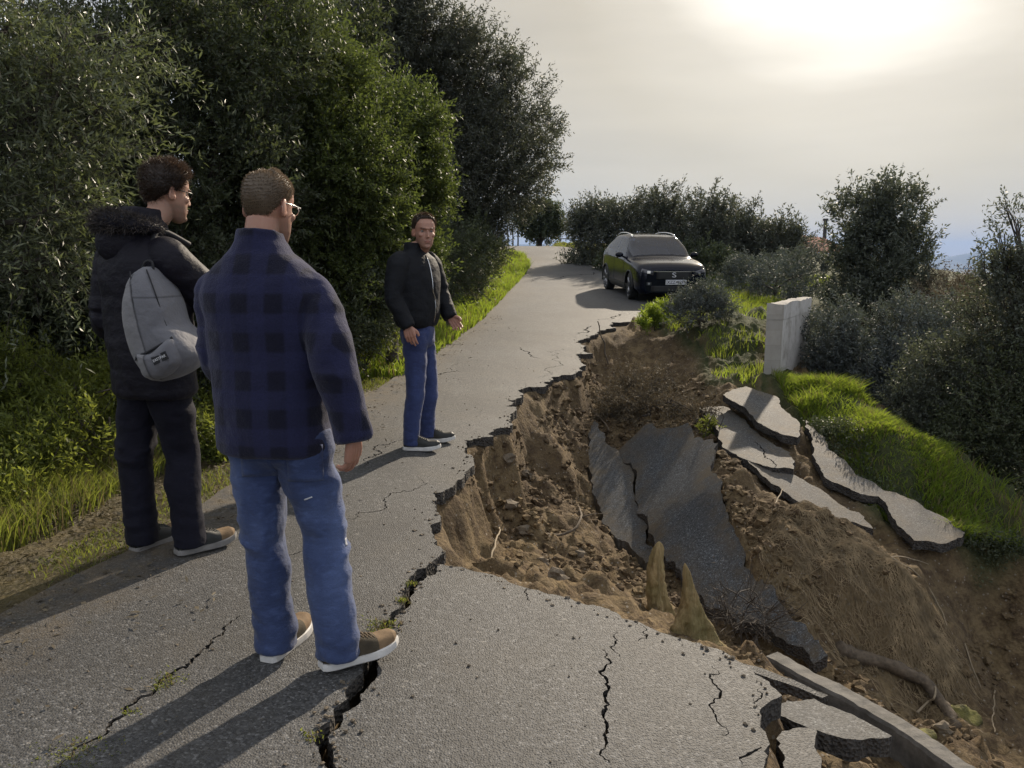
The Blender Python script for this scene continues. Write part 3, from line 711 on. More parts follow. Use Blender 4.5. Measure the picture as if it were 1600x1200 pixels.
def ground_hit(u, v, lift=0.0):
    d = ray(u, v); t = 1.0; o = np.array([0, 0, CAM_H])
    while t < 80:
        p = o + d * t
        if p[2] < gz(p[0], p[1]) + lift: break
        t += 0.02 + t * .003
    return o + d * t
for k, (u, v, r, lab) in enumerate(rocks):
    V, F = lump(k + 3, 2, .8); p = ground_hit(u, v); V = V * np.array([r, r * .85, r * .7]) + p + np.array([0, 0, r * .3])
    tag(mesh_obj('rock', V, F, M['rock']), lab, 'rock', 'stones and clods in the hole')
for u, v, r, lab in [(1425, 1165, .12, 'mossy yellow green boulder below the kerb at lower right'), (1500, 1120, .09, 'mossy rounded rock by the end of the thick root')]:
    V, F = lump(int(u), 4, .3); p = ground_hit(u, v); V = V * np.array([r * 1.3, r, r * .75]) + p; V = V + .012 * vnoise(V * 28, 4)[:, None]
    tag(mesh_obj('mossy_rock', V, F, M['moss'], smooth=True), lab, 'rock', 'mossy rocks')
# crumbs of earth all over the slip
rb = MB(); lumps_ = [lump(s, 2 if s % 2 else 1, .75) for s in range(8)]; rg = np.random.default_rng(5); cnt = 0
pv = [PZ(*q)[:2] for q in [(690, 800, -.1), (740, 700, -.1), (830, 610, .0), (930, 545, .0), (1060, 590, -.1), (1120, 640, -.3), (1160, 760, -.6), (1340, 830, -.6), (1500, 960, -1.2), (1590, 1000, -1.7), (1560, 1190, -1.3), (1250, 1200, -.7), (1130, 1030, -.9), (900, 940, -.8), (720, 890, -.5)]]
pa = np.array(pv); cand = np.column_stack([rg.uniform(pa[:, 0].min(), pa[:, 0].max(), 26000), rg.uniform(pa[:, 1].min(), pa[:, 1].max(), 26000)])
cand = cand[in_poly(cand[:, 0], cand[:, 1], pv)]; cand = cand[~in_poly(cand[:, 0], cand[:, 1], intact)]
okm = np.ones(len(cand), bool)
for k in SLAB_W: okm &= ~in_poly(cand[:, 0], cand[:, 1], [p[:2] for p in SLAB_W[k]])
cand = cand[okm]; dens = fbm(np.column_stack([cand * 1.6, np.zeros(len(cand))]), 3, 12); cand = cand[rg.uniform(-.6, .5, len(cand)) < dens]
zz = gz_arr(cand[:, 0], cand[:, 1])
for (x, y), z in zip(cand[:6500], zz):
    V, F = lumps_[rg.integers(8)]; s = .007 + .050 * rg.random() ** 3.6
    a = rg.uniform(0, 6.28); Rm = np.array([[math.cos(a), -math.sin(a), 0], [math.sin(a), math.cos(a), 0], [0, 0, 1]])
    rb.add((V * np.array([s, s * rg.uniform(.7, 1), s * rg.uniform(.5, .9)])) @ Rm.T + np.array([x, y, z + s * .2]), F)
tag(rb.build('rubble', M['soil'], smooth=False), 'loose crumbs and clods of brown earth scattered over the slip', 'rubble', kind='stuff')
fattr(bpy.data.objects['rubble'], 'grassy', np.zeros(rb.k))

# ------------------------------------------------------------------ roots and sticks
M['bark'] = simple('root bark', (.10, .075, .05), .85, .01, 80, .4, 30)
M['pale_wood'] = simple('pale stripped wood', (.24, .19, .125), .8, .005, 80, .25, 30)
M['twig'] = simple('dry twig', (.10, .08, .06), .9, .003, 90, .4, 20)
def on_ground(pxs, lifts):
    return [ground_hit(u, v) + np.array([0, 0, l]) for (u, v), l in zip(pxs, lifts)]
def stick(name, P, r0, r1, mat, label, cat, n=26, wob=.012, seed=1, group=None, side=()):
    c = curve(P, n, wob, seed); mb = MB(); mb.add(*tube(c, np.linspace(r0, r1, n), 7, r0 * .25, seed=seed))
    for k, dx, dy, dz, rr in side:
        b = c[k]; mb.add(*tube(curve([b, b + np.array([dx, dy, dz]) * .5 + np.array([0, 0, .01]), b + np.array([dx, dy, dz])], 8, .006, seed + k), np.linspace(rr, rr * .4, 8), 5))
    return tag(mb.build(name, mat, smooth=True), label, cat, group)
b0 = hit(950, 562, pit_z); g0 = ground_hit(951, 574)
stick('branch', [g0 - np.array([0, 0, .08]), PY(945, 545, g0[1] + .02), PY(937, 515, g0[1] + .03), PY(935, 500, g0[1])], .016, .007, M['twig'], 'bare upright stick leaning in front of the far scarp face', 'stick', wob=.02)
stick('tree_root', on_ground([(852, 836), (875, 842), (898, 838), (908, 815), (903, 792)], [0, .04, .07, .06, .02]), .014, .009, M['bark'], 'looping bare root at the foot of the gully left of the dark slab', 'root', side=[(18, .25, .1, .0, .008)])
stick('branch', on_ground([(765, 892), (773, 868), (782, 850)], [.02, .09, .14]), .008, .006, M['pale_wood'], 'short pale stripped twig sticking up by the near slab', 'stick', side=[(14, -.04, .02, .03, .004)])
stick('branch', on_ground([(1209, 812), (1214, 795), (1221, 782)], [.03, .08, .10]), .007, .005, M['pale_wood'], 'short pale twig upright beside the sunlit strip of asphalt', 'stick')
stick('tree_root', on_ground([(1305, 1018), (1350, 1040), (1400, 1060), (1440, 1082), (1470, 1108), (1498, 1140)], [.03, .06, .07, .08, .06, .0]), .055, .035, M['bark'], 'thick smooth root running along the foot of the clod', 'root', 40, .02, 4)
stick('branch', on_ground([(1432, 1122), (1446, 1112), (1456, 1108), (1458, 1094)], [.03, .06, .08, .10]), .009, .006, M['pale_wood'], 'small crooked pale twig beside the thick root', 'stick')
stick('tree_root', on_ground([(1395, 880), (1430, 905), (1462, 945), (1478, 985)], [.04, .05, .05, .03]), .008, .004, M['pale_wood'], 'pale root hanging down the right shoulder of the clod', 'root')
stick('tree_root', on_ground([(1370, 872), (1420, 882), (1450, 890)], [.03, .05, .04]), .006, .003, M['pale_wood'], 'short pale root lying across the top of the clod', 'root')
stick('tree_root', on_ground([(1552, 900), (1560, 945), (1580, 985)], [.04, .06, .02]), .008, .006, M['bark'], 'thin dark root dangling in the shade at far right', 'root')
stick('tree_root', on_ground([(1508, 1012), (1520, 1050), (1530, 1078)], [.03, .04, .03]), .005, .003, M['pale_wood'], 'thin crooked pale root right of the clod', 'root')
stick('tree_root', on_ground([(1553, 1085), (1550, 1120), (1552, 1150)], [.03, .04, .02]), .005, .003, M['pale_wood'], 'thin pale root near the lower right corner', 'root')
stick('branch', on_ground([(930, 655), (945, 672), (962, 692)], [.06, .08, .02]) , .014, .011, M['bark'], 'grey pole lying on the top of the narrow slab', 'stick')
# fibres draped over the clod
fb = MB(); rg = np.random.default_rng(9)
for k in range(1700):
    u = rg.uniform(1180, 1480); v0 = np.interp(u, [1180, 1250, 1340, 1480], [790, 800, 822, 950]) + rg.exponential(60)
    p = PZ(u, v0, np.interp(v0, [790, 850, 950, 1080], [-.58, -.68, -.98, -1.4])); x, y = p[0], p[1]; a = rg.normal(-.85, .7); L = rg.uniform(.05, .38); P = []
    for s in np.linspace(0, 1, 9):
        xx = x + math.cos(a) * L * s + .05 * vnoise(np.array([[s * 4, k, 1.0]]), 2)[0]; yy = y + math.sin(a) * L * s + .05 * vnoise(np.array([[s * 4, k, 5.0]]), 3)[0]
        P.append((xx, yy, gz(xx, yy) + .008 + .02 * math.sin(s * 3)))
    fb.add(*tube(P, np.linspace(.0019, .0009, 9), 3, cap=False))
M['fibre'] = simple('dry root fibre', (.22, .165, .095), .9, 0, 60, .5, 9)
tag(fb.build('root_fibres', M['fibre']), 'fine dry roots matted over the big clod of earth', 'roots', kind='stuff')

# ------------------------------------------------------------------ concrete block wall
mm = Mat('concrete blocks'); pp = mm.pos('Object')
br = mm.n.new('ShaderNodeTexBrick'); br.offset = .5
sx = mm.sep(pp); cb = mm.n.new('ShaderNodeCombineXYZ'); mm.l.new(mm.math('ADD', sx[0], sx[1]), cb.inputs[0]); mm.l.new(sx[2], cb.inputs[1])
mm.l.new(cb.outputs[0], br.inputs['Vector'])
for kx, vx in (('Scale', 1.0), ('Mortar Size', .006), ('Brick Width', .40), ('Row Height', .20), ('Mortar Smooth', .4)): br.inputs[kx].default_value = vx
br.inputs['Color1'].default_value = (.35, .33, .30, 1); br.inputs['Color2'].default_value = (.40, .375, .34, 1); br.inputs['Mortar'].default_value = (.33, .31, .28, 1)
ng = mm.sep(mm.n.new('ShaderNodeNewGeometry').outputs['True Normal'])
pale_side = mm.math('MULTIPLY', mm.ramp(ng[0], [(.3, 0.), (.5, 1.)]), mm.ramp(mm.noise(pp, 3.5, 6, .65), [(.36, 0.), (.46, 1.)]))  # long face whitened in place of sunlight, patchy like peeling plaster
painted = mm.mix(pale_side, br.outputs[0], (.60, .58, .56))
cc = mm.mix(mm.ramp(mm.noise(pp, 7, 6, .7), [(.4, 0.), (.75, .6)]), painted, (.26, .24, .21))
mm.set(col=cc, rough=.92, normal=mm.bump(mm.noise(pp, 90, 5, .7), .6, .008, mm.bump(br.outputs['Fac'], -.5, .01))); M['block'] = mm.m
w0 = PZ(1193, 585, .04); w0b = PY(1219, 585, w0[1]); wh = PY(1193, 500, w0[1])[2]; wtop = PY(1193, 475, w0[1])[2]
we = PY(1268, 465, w0[1] + 1.9); wang = math.atan2(we[1] - w0b[1], we[0] - w0b[0]); wlen = math.hypot(we[1] - w0b[1], we[0] - w0b[0]); wth = w0b[0] - w0[0]
wall = empty('block_wall', (w0[0], w0[1], gz(w0[0], w0[1])), 0); tag(wall, 'grey concrete block wall standing end on beyond the hole', 'wall')
def wall_piece(name, z0, z1, out, top_rough):
    nx_, nz_ = 46, 26; mb = MB(); dirv = np.array([math.cos(wang), math.sin(wang)]); L = wlen
    # plan: front face is flush with the picture, long face runs away to the right
    a0 = w0[:2] - np.array([out, out]); b0_ = w0b[:2] + np.array([out, -out]); pa_ = [a0, b0_, b0_ + dirv * (L + out), a0 + dirv * (L + out)]
    def face(p, q, n):
        t = np.linspace(0, 1, n); zz_ = np.linspace(z0, z1, nz_); T, Z = np.meshgrid(t, zz_); XY = np.array(p)[None, None] * (1 - T[..., None]) + np.array(q)[None, None] * T[..., None]
        V = np.concatenate([XY, Z[..., None]], -1)
        V[..., 2] += top_rough * np.clip((Z - z0) / (z1 - z0) * 3 - 2, 0, 1) * (fbm(V * np.array([6, 6, 0]), 3, 3))
        V = V.reshape(-1, 3); V = V + .003 * np.stack([vnoise(V * 20, 1), vnoise(V * 20, 2), np.zeros(len(V))], -1)
        i = np.arange(n * nz_).reshape(nz_, n); return V, np.stack([i[:-1, :-1], i[:-1, 1:], i[1:, 1:], i[1:, :-1]], -1).reshape(-1, 4).tolist()
    for p, q, n in ((pa_[0], pa_[1], 8), (pa_[1], pa_[2], nx_), (pa_[2], pa_[3], 8), (pa_[3], pa_[0], nx_)): mb.add(*face(p, q, n))
    S, T = np.meshgrid(np.linspace(0, 1, nx_), np.linspace(0, 1, 8)); XY = pa_[0] + (pa_[3] - pa_[0]) * S[..., None] + (pa_[1] - pa_[0]) * T[..., None]
    V = np.concatenate([XY, np.full(S.shape + (1,), z1)], -1); V[..., 2] += top_rough * fbm(V * np.array([6, 6, 0]), 3, 3); i = np.arange(nx_ * 8).reshape(8, nx_)
    mb.add(V.reshape(-1, 3), np.stack([i[:-1, :-1], i[:-1, 1:], i[1:, 1:], i[1:, :-1]], -1).reshape(-1, 4)[:, ::-1].tolist())
    mb.V = [v - np.array(wall.location) for v in mb.V]
    return mb.build(name, M['block'], wall)
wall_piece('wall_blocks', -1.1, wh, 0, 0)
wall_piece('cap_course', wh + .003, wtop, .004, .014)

# grit on the carriageway
gb = MB(); rg = np.random.default_rng(77); k = 0
while k < 900:
    y = 1.9 + 9 * rg.random() ** 1.6; x = rg.uniform(x_left(y) + .02, min(x_right(y), 1.1)) if rg.random() < .55 else x_left(y) + rg.exponential(.22)
    if in_poly(np.array([x]), np.array([y]), main_poly)[0]: z = float(road_z(x, y))
    elif in_poly(np.array([x]), np.array([y]), near_poly)[0]: z = float(near_z(x, y))
    else: k += 1; continue
    V, F = lumps_[rg.integers(8)]; s = .002 + .006 * rg.random() ** 2.5; gb.add(V * np.array([s, s * rg.uniform(.6, 1), s * .7]) + np.array([x, y, z + s * .3]), F); k += 1
for line, zf, cnt_, sp_ in ((crack[:-2], road_z, 330, .035), (edge, road_z, 420, .06), (near[:14], near_z, 200, .05)):
    L_ = np.array(line)
    for q in range(cnt_):
        t = rg.uniform(0, len(L_) - 1.001); i_ = int(t); p = L_[i_] * (1 - t + i_) + L_[i_ + 1] * (t - i_) + rg.normal(0, sp_, 2)
        if in_poly(p[:1], p[1:], main_poly)[0]: z = float(road_z(*p))
        elif in_poly(p[:1], p[1:], near_poly)[0]: z = float(near_z(*p))
        else: continue
        V, F = lumps_[rg.integers(8)]; s = .002 + .009 * rg.random() ** 2.5; gb.add(V * np.array([s, s * rg.uniform(.6, 1), s * .7]) + np.array([p[0], p[1], z + s * .3]), F)
tag(gb.build('gravel', M['rock']), 'loose grit scattered over the road surface', kind='stuff')
# ------------------------------------------------------------------ vegetation
def leaf_mat(name, c0, c1, trans=(.12, .2, .03), tw=.35, rough=.42, spec=.5):
    m = Mat(name); g = m.n.new('ShaderNodeNewGeometry'); rnd = g.outputs['Random Per Island']
    col = m.mix(rnd, c0, c1); big = m.ramp(m.noise(g.outputs['Position'], 1.1, 3), [(.35, .75), (.65, 1.2)])
    col = m.mix(1.0, col, big, 'MULTIPLY')
    m.set(col=col, rough=rough, spec=spec)
    t = m.n.new('ShaderNodeBsdfTranslucent'); m.l.new(m.mix(rnd, tuple(.7 * x for x in trans), trans), t.inputs[0])
    mx = m.n.new('ShaderNodeMixShader'); mx.inputs[0].default_value = tw; m.l.new(m.b.outputs[0], mx.inputs[1]); m.l.new(t.outputs[0], mx.inputs[2]); m.l.new(mx.outputs[0], m.out.inputs[0])
    return m.m
M['laurel'] = leaf_mat('laurel leaves', (.046, .062, .022), (.098, .122, .038), (.17, .225, .045), .35, .55, .3)
M['darkleaf'] = leaf_mat('dark evergreen leaves', (.045, .056, .034), (.090, .104, .060), (.11, .14, .045), .30, .55, .3)
M['olive'] = leaf_mat('olive leaves', (.058, .064, .052), (.125, .132, .105), (.11, .125, .06), .30, .55, .3)
M['olive_pale'] = leaf_mat('pale olive leaves', (.08, .092, .055), (.17, .19, .12), (.17, .21, .07), .34, .42, .45)
M['sage'] = leaf_mat('grey green leaves', (.082, .096, .098), (.165, .182, .176), (.10, .12, .07), .30, .6, .25)  # grey-green paled and blued: hazy veil put into the leaf colour
M['brownleaf'] = leaf_mat('dry brown leaves', (.085, .072, .052), (.19, .16, .11), (.13, .10, .055), .25, .7, .2)
M['grass'] = leaf_mat('grass blades', (.075, .10, .022), (.18, .205, .052), (.32, .37, .055), .45, .55, .25)
M['grass_lush'] = leaf_mat('lush grass blades', (.065, .105, .015), (.16, .215, .038), (.36, .47, .045), .5, .5, .3)
M['grass_dry'] = leaf_mat('dry grass blades', (.14, .115, .06), (.26, .21, .11), (.24, .195, .09), .38, .7, .2)
M['dusty_hazy'] = leaf_mat('dusty green leaves', (.066, .076, .060), (.135, .148, .118), (.12, .14, .07), .34, .55, .3)  # lighter leaves for the right bushes, haze put into their colour
M['trunk'] = simple('olive bark', (.055, .045, .036), .9, .02, 40, .4, 10)

def unit(a): return a / (np.linalg.norm(a, axis=-1, keepdims=True) + 1e-9)
def leaf_geo(pos, d, nrm, L, W):
    d = unit(d); side = unit(np.cross(d, nrm)); nn = np.cross(side, d); L = L[:, None]; W = W[:, None]
    V = np.stack([pos, pos + d * L * .45 + side * W * .5 + nn * L * .05, pos + d * L, pos + d * L * .45 - side * W * .5 + nn * L * .05], 1).reshape(-1, 3)
    return V, np.arange(len(V)).reshape(-1, 4)
def crown_geo(lumps, nleaf, leafL, leafW, seed, per=22, twig=.28, up=.35, shell=.45, ragged=.28, droop=0.0):
    rg = np.random.default_rng(seed); lumps = np.array([l if len(l) == 6 else (l[0], l[1], l[2], l[3], l[3], l[3]) for l in lumps], float)
    w = (lumps[:, 3] * lumps[:, 5]) ; w /= w.sum(); ntw = max(1, nleaf // per)
    k = rg.choice(len(lumps), ntw, p=w); dirs = unit(rg.normal(size=(ntw, 3)))
    rad = 1 - shell * rg.random(ntw) ** 1.6; rad *= 1 + ragged * fbm(dirs * 2.6 + lumps[k, :3] * 1.7, 3, seed)
    base = lumps[k, :3] + dirs * lumps[k, 3:6] * rad[:, None]
    gap = fbm(base * 2.3, 3, seed + 7); base = base[gap > -.48]; dirs = dirs[gap > -.48]; ntw = len(base)
    td = unit(dirs * .8 + np.array([0, 0, up]) + rg.normal(0, .45, (ntw, 3))); tl = twig * rg.uniform(.5, 1.25, ntw)
    t = np.tile(np.linspace(.02, 1, per), (ntw, 1)) + rg.uniform(-.03, .03, (ntw, per))
    P = base[:, None] + td[:, None] * (t * tl[:, None])[..., None]; P[..., 2] -= droop * (t * tl[:, None]) ** 2 / twig
    ld = unit(td[:, None] * .55 + unit(rg.normal(size=(ntw, per, 3))) * .85); P = P.reshape(-1, 3) + rg.normal(0, leafL * .25, (ntw * per, 3)); ld = ld.reshape(-1, 3)
    nr = unit(rg.normal(size=(len(P), 3)) + np.array([0, 0, .7])); n = len(P)
    V, F = leaf_geo(P, ld, nr, leafL * rg.uniform(.6, 1.25, n), leafW * rg.uniform(.7, 1.25, n))
    # twigs as thin slivers
    tv, tf = leaf_geo(base - td * tl[:, None] * .3, td, unit(rg.normal(size=(ntw, 3))), tl * 1.3, np.full(ntw, max(.006, leafW * .18)))
    return V, F, tv, tf
def tree(name, label, cat, lumps, mat, nleaf, leafL, leafW, seed, base=None, group=None, trunk_r=.07, limbs=True, **kw):
    """lumps in world space; the thing's origin is the foot of its trunk"""
    L = np.array([l if len(l) == 6 else (l[0], l[1], l[2], l[3], l[3], l[3]) for l in lumps], float)
    if base is None:
        bx, by = (L[:, 0] * L[:, 3]).sum() / L[:, 3].sum(), (L[:, 1] * L[:, 3]).sum() / L[:, 3].sum(); base = np.array([bx, by, gz(bx, by)])
    root = tag(empty(name, base), label, cat, group); rel = L.copy(); rel[:, :3] -= base
    V, F, tv, tf = crown_geo(rel, nleaf, leafL, leafW, seed, **kw)
    np_mesh('crown', np.vstack([V, tv]), np.vstack([F, tf + len(V)]), [mat, M['trunk']], root, midx=np.concatenate([np.zeros(len(F)), np.ones(len(tf))]))
    tb = MB(); rg = np.random.default_rng(seed + 1); fork = np.array([0, 0, max(.15, (rel[:, 2] - rel[:, 5]).min() * .9)])
    tb.add(*tube(curve([np.array([0, 0, -.25]), fork * .5 + rg.normal(0, .03, 3), fork], 8, .02, seed), np.linspace(trunk_r * 1.3, trunk_r, 8), 8, trunk_r * .15))
    for l in rel:
        tip = l[:3] + np.array([0, 0, l[5] * .3]); mid = fork * .45 + tip * .55 + rg.normal(0, .08, 3)
        tb.add(*tube(curve([fork, mid, tip], 9, .03, seed), np.linspace(trunk_r * .8, trunk_r * .15, 9), 6))
        for q in range(3):
            e = l[:3] + unit(rg.normal(size=3)) * l[3:6] * .85; tb.add(*tube(curve([mid, (mid + e) / 2 + rg.normal(0, .05, 3), e], 6, .02, seed + q), np.linspace(trunk_r * .4, .006, 6), 5))
    tb.build('trunk', M['trunk'], root, smooth=True)
    return root
def LP(*q):                 # crown lumps from (u, v, distance, radius in frame units)
    out = []
    for u, v, y, r in q:
        p = PY(u, v, y); rr = r * y / FPX; out.append((p[0], p[1], p[2], rr, rr * 1.0, rr))
    return out

# left of the road
tree('olive_tree', 'pale narrow leaved olive at the top left corner, nearest to the camera', 'olive tree',
     LP((30, 60, 4.7, 120), (85, 190, 4.8, 95), (20, 300, 4.6, 100), (-80, 170, 4.8, 170), (60, 400, 4.8, 70), (120, 60, 5.0, 90)), M['olive_pale'], 42000, .055, .012, 1, base=np.array([-3.9, 4.9, gz(-3.9, 4.9)]), twig=.42, per=26, droop=.4)
tree('laurel_bush', 'dark broadleaf bush behind the man with the backpack', 'bush',
     LP((235, 140, 6.7, 150), (170, 340, 6.5, 130), (330, 290, 6.9, 140), (350, 80, 7.1, 130), (90, 520, 6.0, 90), (250, 440, 6.6, 110), (120, 180, 6.9, 120)), M['darkleaf'], 170000, .052, .019, 2, trunk_r=.08)
tree('laurel_bush', 'glossy green laurel with sunlit right edge, behind the man in the plaid jacket', 'bush',
     LP((450, 150, 8.2, 113), (520, 255, 8.0, 93), (430, 330, 8.1, 108), (560, 330, 8.3, 63), (560, 190, 8.7, 58), (500, 420, 8.2, 68)), M['laurel'], 190000, .052, .020, 3, trunk_r=.08)
tree('laurel_bush', 'rounded green laurel just left above the man with the open hands', 'bush',
     LP((615, 215, 9.6, 67), (650, 300, 9.6, 44), (600, 370, 9.5, 67), (640, 400, 9.6, 42), (560, 430, 9.2, 52)), M['laurel'], 100000, .055, .021, 4, trunk_r=.07)
tree('cypress_tree', 'tall dark evergreen reaching above the laurels at the top of the picture', 'tree',
     LP((480, 30, 10.5, 110), (520, 110, 10.5, 75), (440, -90, 10.5, 120), (420, 80, 10.8, 110), (330, -60, 10.8, 140)), M['darkleaf'], 50000, .085, .03, 5, trunk_r=.1)
tree('olive_tree', 'biggest olive tree, its dark crown overhanging the road bend', 'olive tree',
     LP((600, 100, 15, 90), (680, 85, 15.3, 75), (740, 130, 15.6, 75), (795, 165, 16, 55), (842, 205, 16.5, 28), (858, 255, 16.5, 14), (770, 260, 15.5, 85), (690, 250, 15, 90), (810, 305, 16.5, 30), (745, 360, 15.5, 45), (690, 370, 15, 50), (590, 0, 15, 70), (640, 30, 15, 50)),
     M['olive'], 190000, .080, .023, 6, trunk_r=.16, twig=.35, ragged=.22, shell=.6, base=np.array([PY(690, 440, 15.6)[0], 15.6, gz(PY(690, 440, 15.6)[0], 15.6)]))
tree('undergrowth_bush', 'dark low bush filling the bank below the laurels', 'bush',
     LP((500, 470, 8.2, 70), (560, 480, 8.6, 50), (400, 480, 7.6, 80)), M['darkleaf'], 26000, .06, .022, 7, trunk_r=.03)
tree('undergrowth_bush', 'tangled dim undergrowth at the left edge above the grassy bank', 'bush',
     LP((10, 470, 5.8, 70), (100, 465, 6.1, 60), (165, 460, 6.5, 55), (-70, 480, 5.6, 80)), M['darkleaf'], 24000, .05, .018, 22, trunk_r=.02, ragged=.5)
tree('undergrowth_bush', 'low leafy growth at the foot of the laurels behind the plaid jacket', 'bush',
     LP((330, 540, 6.9, 70), (430, 540, 7.4, 70), (520, 520, 8.6, 50), (600, 480, 9.8, 45), (250, 560, 6.2, 60)), M['darkleaf'], 30000, .055, .02, 23, trunk_r=.02, ragged=.5)
tree('undergrowth_bush', 'shaded thin bush under the big olive, right of the man with open hands', 'bush',
     LP((700, 415, 13, 55), (735, 400, 14, 45), (665, 430, 12.5, 50)), M['darkleaf'], 22000, .07, .024, 8, trunk_r=.03)
tree('dry_bush', 'brown leafless looking bush at the inside of the road bend', 'bush',
     LP((752, 405, 19.5, 30), (772, 395, 20.5, 22), (735, 425, 18, 30), (715, 440, 16, 28)), M['brownleaf'], 16000, .06, .014, 9, trunk_r=.03, shell=.9, ragged=.4)
tree('crest_tree', 'small round dark tree standing on the crest at the end of the road', 'tree',
     LP((850, 340, 47, 24), (832, 345, 47, 22), (868, 348, 47, 18), (850, 358, 47, 20), (815, 335, 48, 16)), M['darkleaf'], 15000, .20, .075, 10, trunk_r=.16, twig=.5)
# right of the road: row of olives behind the car
row = [('leftmost olive of the row behind the car, by the bend', (915, 352, 31, 28), (935, 345, 31, 25), (905, 365, 31, 18)),
       ('round olive left behind the car roof', (965, 352, 30, 34), (990, 345, 30, 26), (950, 380, 30, 26)),
       ('tall airy olive rising above the car roof', (1030, 330, 29, 36), (1050, 355, 29, 40), (1015, 365, 29, 34)),
       ('olive with two pointed tops right of the car roof', (1100, 340, 28, 34), (1125, 350, 28, 36), (1085, 375, 28, 40)),
       ('broad olive right of the car', (1160, 362, 27, 36), (1185, 372, 27, 32), (1150, 400, 27, 42)),
       ('low olive in front of the red roof', (1215, 378, 26, 27), (1240, 388, 26, 20), (1220, 415, 26, 36)),]
for k, (lab, *q) in enumerate(row):
    tree('olive_tree', lab, 'olive tree', LP(*q, (q[0][0], q[0][1] + 60, q[0][2] - .5, q[0][3] * .9)), M['olive'], 15000, .14, .042, 30 + k, group='row of olives beyond the car', trunk_r=.1, twig=.55, ragged=.5, up=.9, shell=.8)
tree('hedge_bush', 'dark shaded bush directly behind the car', 'bush', LP((1050, 425, 26, 45), (1110, 430, 25, 45), (1000, 420, 27, 40), (960, 415, 28, 25)), M['darkleaf'], 26000, .13, .045, 40, trunk_r=.05)
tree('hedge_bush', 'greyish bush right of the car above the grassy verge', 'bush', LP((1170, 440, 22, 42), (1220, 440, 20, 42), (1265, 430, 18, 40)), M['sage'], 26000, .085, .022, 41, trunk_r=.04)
tree('tall_bush', 'tall rounded bush standing against the sky behind the block wall', 'bush',
     LP((1350, 345, 16.5, 40), (1400, 340, 16.5, 40), (1425, 395, 16.5, 26), (1365, 410, 16.5, 50), (1325, 400, 16.5, 22), (1390, 460, 16.2, 54), (1330, 470, 16.2, 38)), M['dusty_hazy'], 40000, .10, .032, 11, trunk_r=.09, ragged=.45, up=.9, twig=.4)
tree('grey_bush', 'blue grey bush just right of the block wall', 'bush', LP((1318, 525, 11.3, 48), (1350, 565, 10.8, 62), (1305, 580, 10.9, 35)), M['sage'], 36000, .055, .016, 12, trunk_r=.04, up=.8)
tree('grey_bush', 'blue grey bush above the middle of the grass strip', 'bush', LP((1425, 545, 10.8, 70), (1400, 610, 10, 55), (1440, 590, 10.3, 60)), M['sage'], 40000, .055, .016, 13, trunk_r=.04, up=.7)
tree('brown_bush', 'dull brownish bush below the distant blue mountain', 'bush', LP((1480, 470, 15, 40), (1525, 480, 15, 42), (1460, 500, 14, 40), (1500, 520, 12.5, 50)), M['brownleaf'], 26000, .06, .018, 14, trunk_r=.04)
tree('sprig_bush', 'tall bush with loose sprigs at the right edge of the picture', 'bush',
     LP((1590, 420, 8.6, 26), (1560, 365, 8.6, 8), (1545, 400, 8.6, 8), (1588, 345, 8.6, 8), (1580, 500, 8.6, 62), (1560, 430, 8.6, 22), (1640, 440, 8.6, 52), (1578, 330, 8.6, 8)), M['dusty_hazy'], 19000, .055, .018, 15, trunk_r=.022, up=.9, ragged=.5)
tree('thicket_bush', 'speckled green bush on the slope above the lush grass', 'bush', LP((1490, 620, 8.9, 75), (1440, 650, 8.8, 45), (1540, 590, 8.8, 65)), M['dusty_hazy'], 46000, .045, .015, 16, trunk_r=.04)
tree('thicket_bush', 'dark shaded bush at the right edge beyond the grass strip', 'bush', LP((1560, 680, 8.0, 75), (1610, 620, 8.2, 80), (1620, 740, 7.6, 70), (1500, 680, 8.3, 40), (1720, 640, 8.2, 110), (1720, 780, 7.8, 90), (1830, 640, 8.4, 120)), M['darkleaf'], 90000, .05, .018, 17, trunk_r=.05)  # unseen lumps beyond the right of the frame added to shade the slip
# wild plants on the left bank
for q, lab, sd_ in (((48, 700, 4.5, 42), 'leafy green weed bush lowest on the left bank by the picture edge', 61), ((120, 640, 4.8, 48), 'tall yellow green weed clump halfway up the left bank', 62), ((25, 590, 4.9, 48), 'straggly weed bush at the left picture edge below the undergrowth', 63),
                    ((165, 600, 5.3, 40), 'weed clump just left of the legs of the man with the backpack', 64), ((335, 690, 5.6, 30), 'small weed clump seen between the two men at the road edge', 65), ((570, 520, 9.2, 34), 'sunny weed clump left of the man with open hands', 66)):
    tree('wild_weed', lab, 'weed', LP(q, (q[0] + 18, q[1] + 25, q[2] - .1, q[3] * .8), (q[0] - 22, q[1] + 18, q[2], q[3] * .8)), M['grass'], 5200, .045, .013, sd_, group='wild weeds on the left bank', trunk_r=.01, twig=.2, ragged=.6, up=1.2, shell=.9)
tree('verge_tuft', 'bright green tuft at the corner where the broken road edge meets the verge', 'weed', LP((1018, 497, 14.2, 14), (1036, 488, 14.6, 14), (1005, 506, 13.6, 8)), M['grass_lush'], 5000, .07, .016, 70, trunk_r=.01, twig=.16, up=1.2, shell=.9)
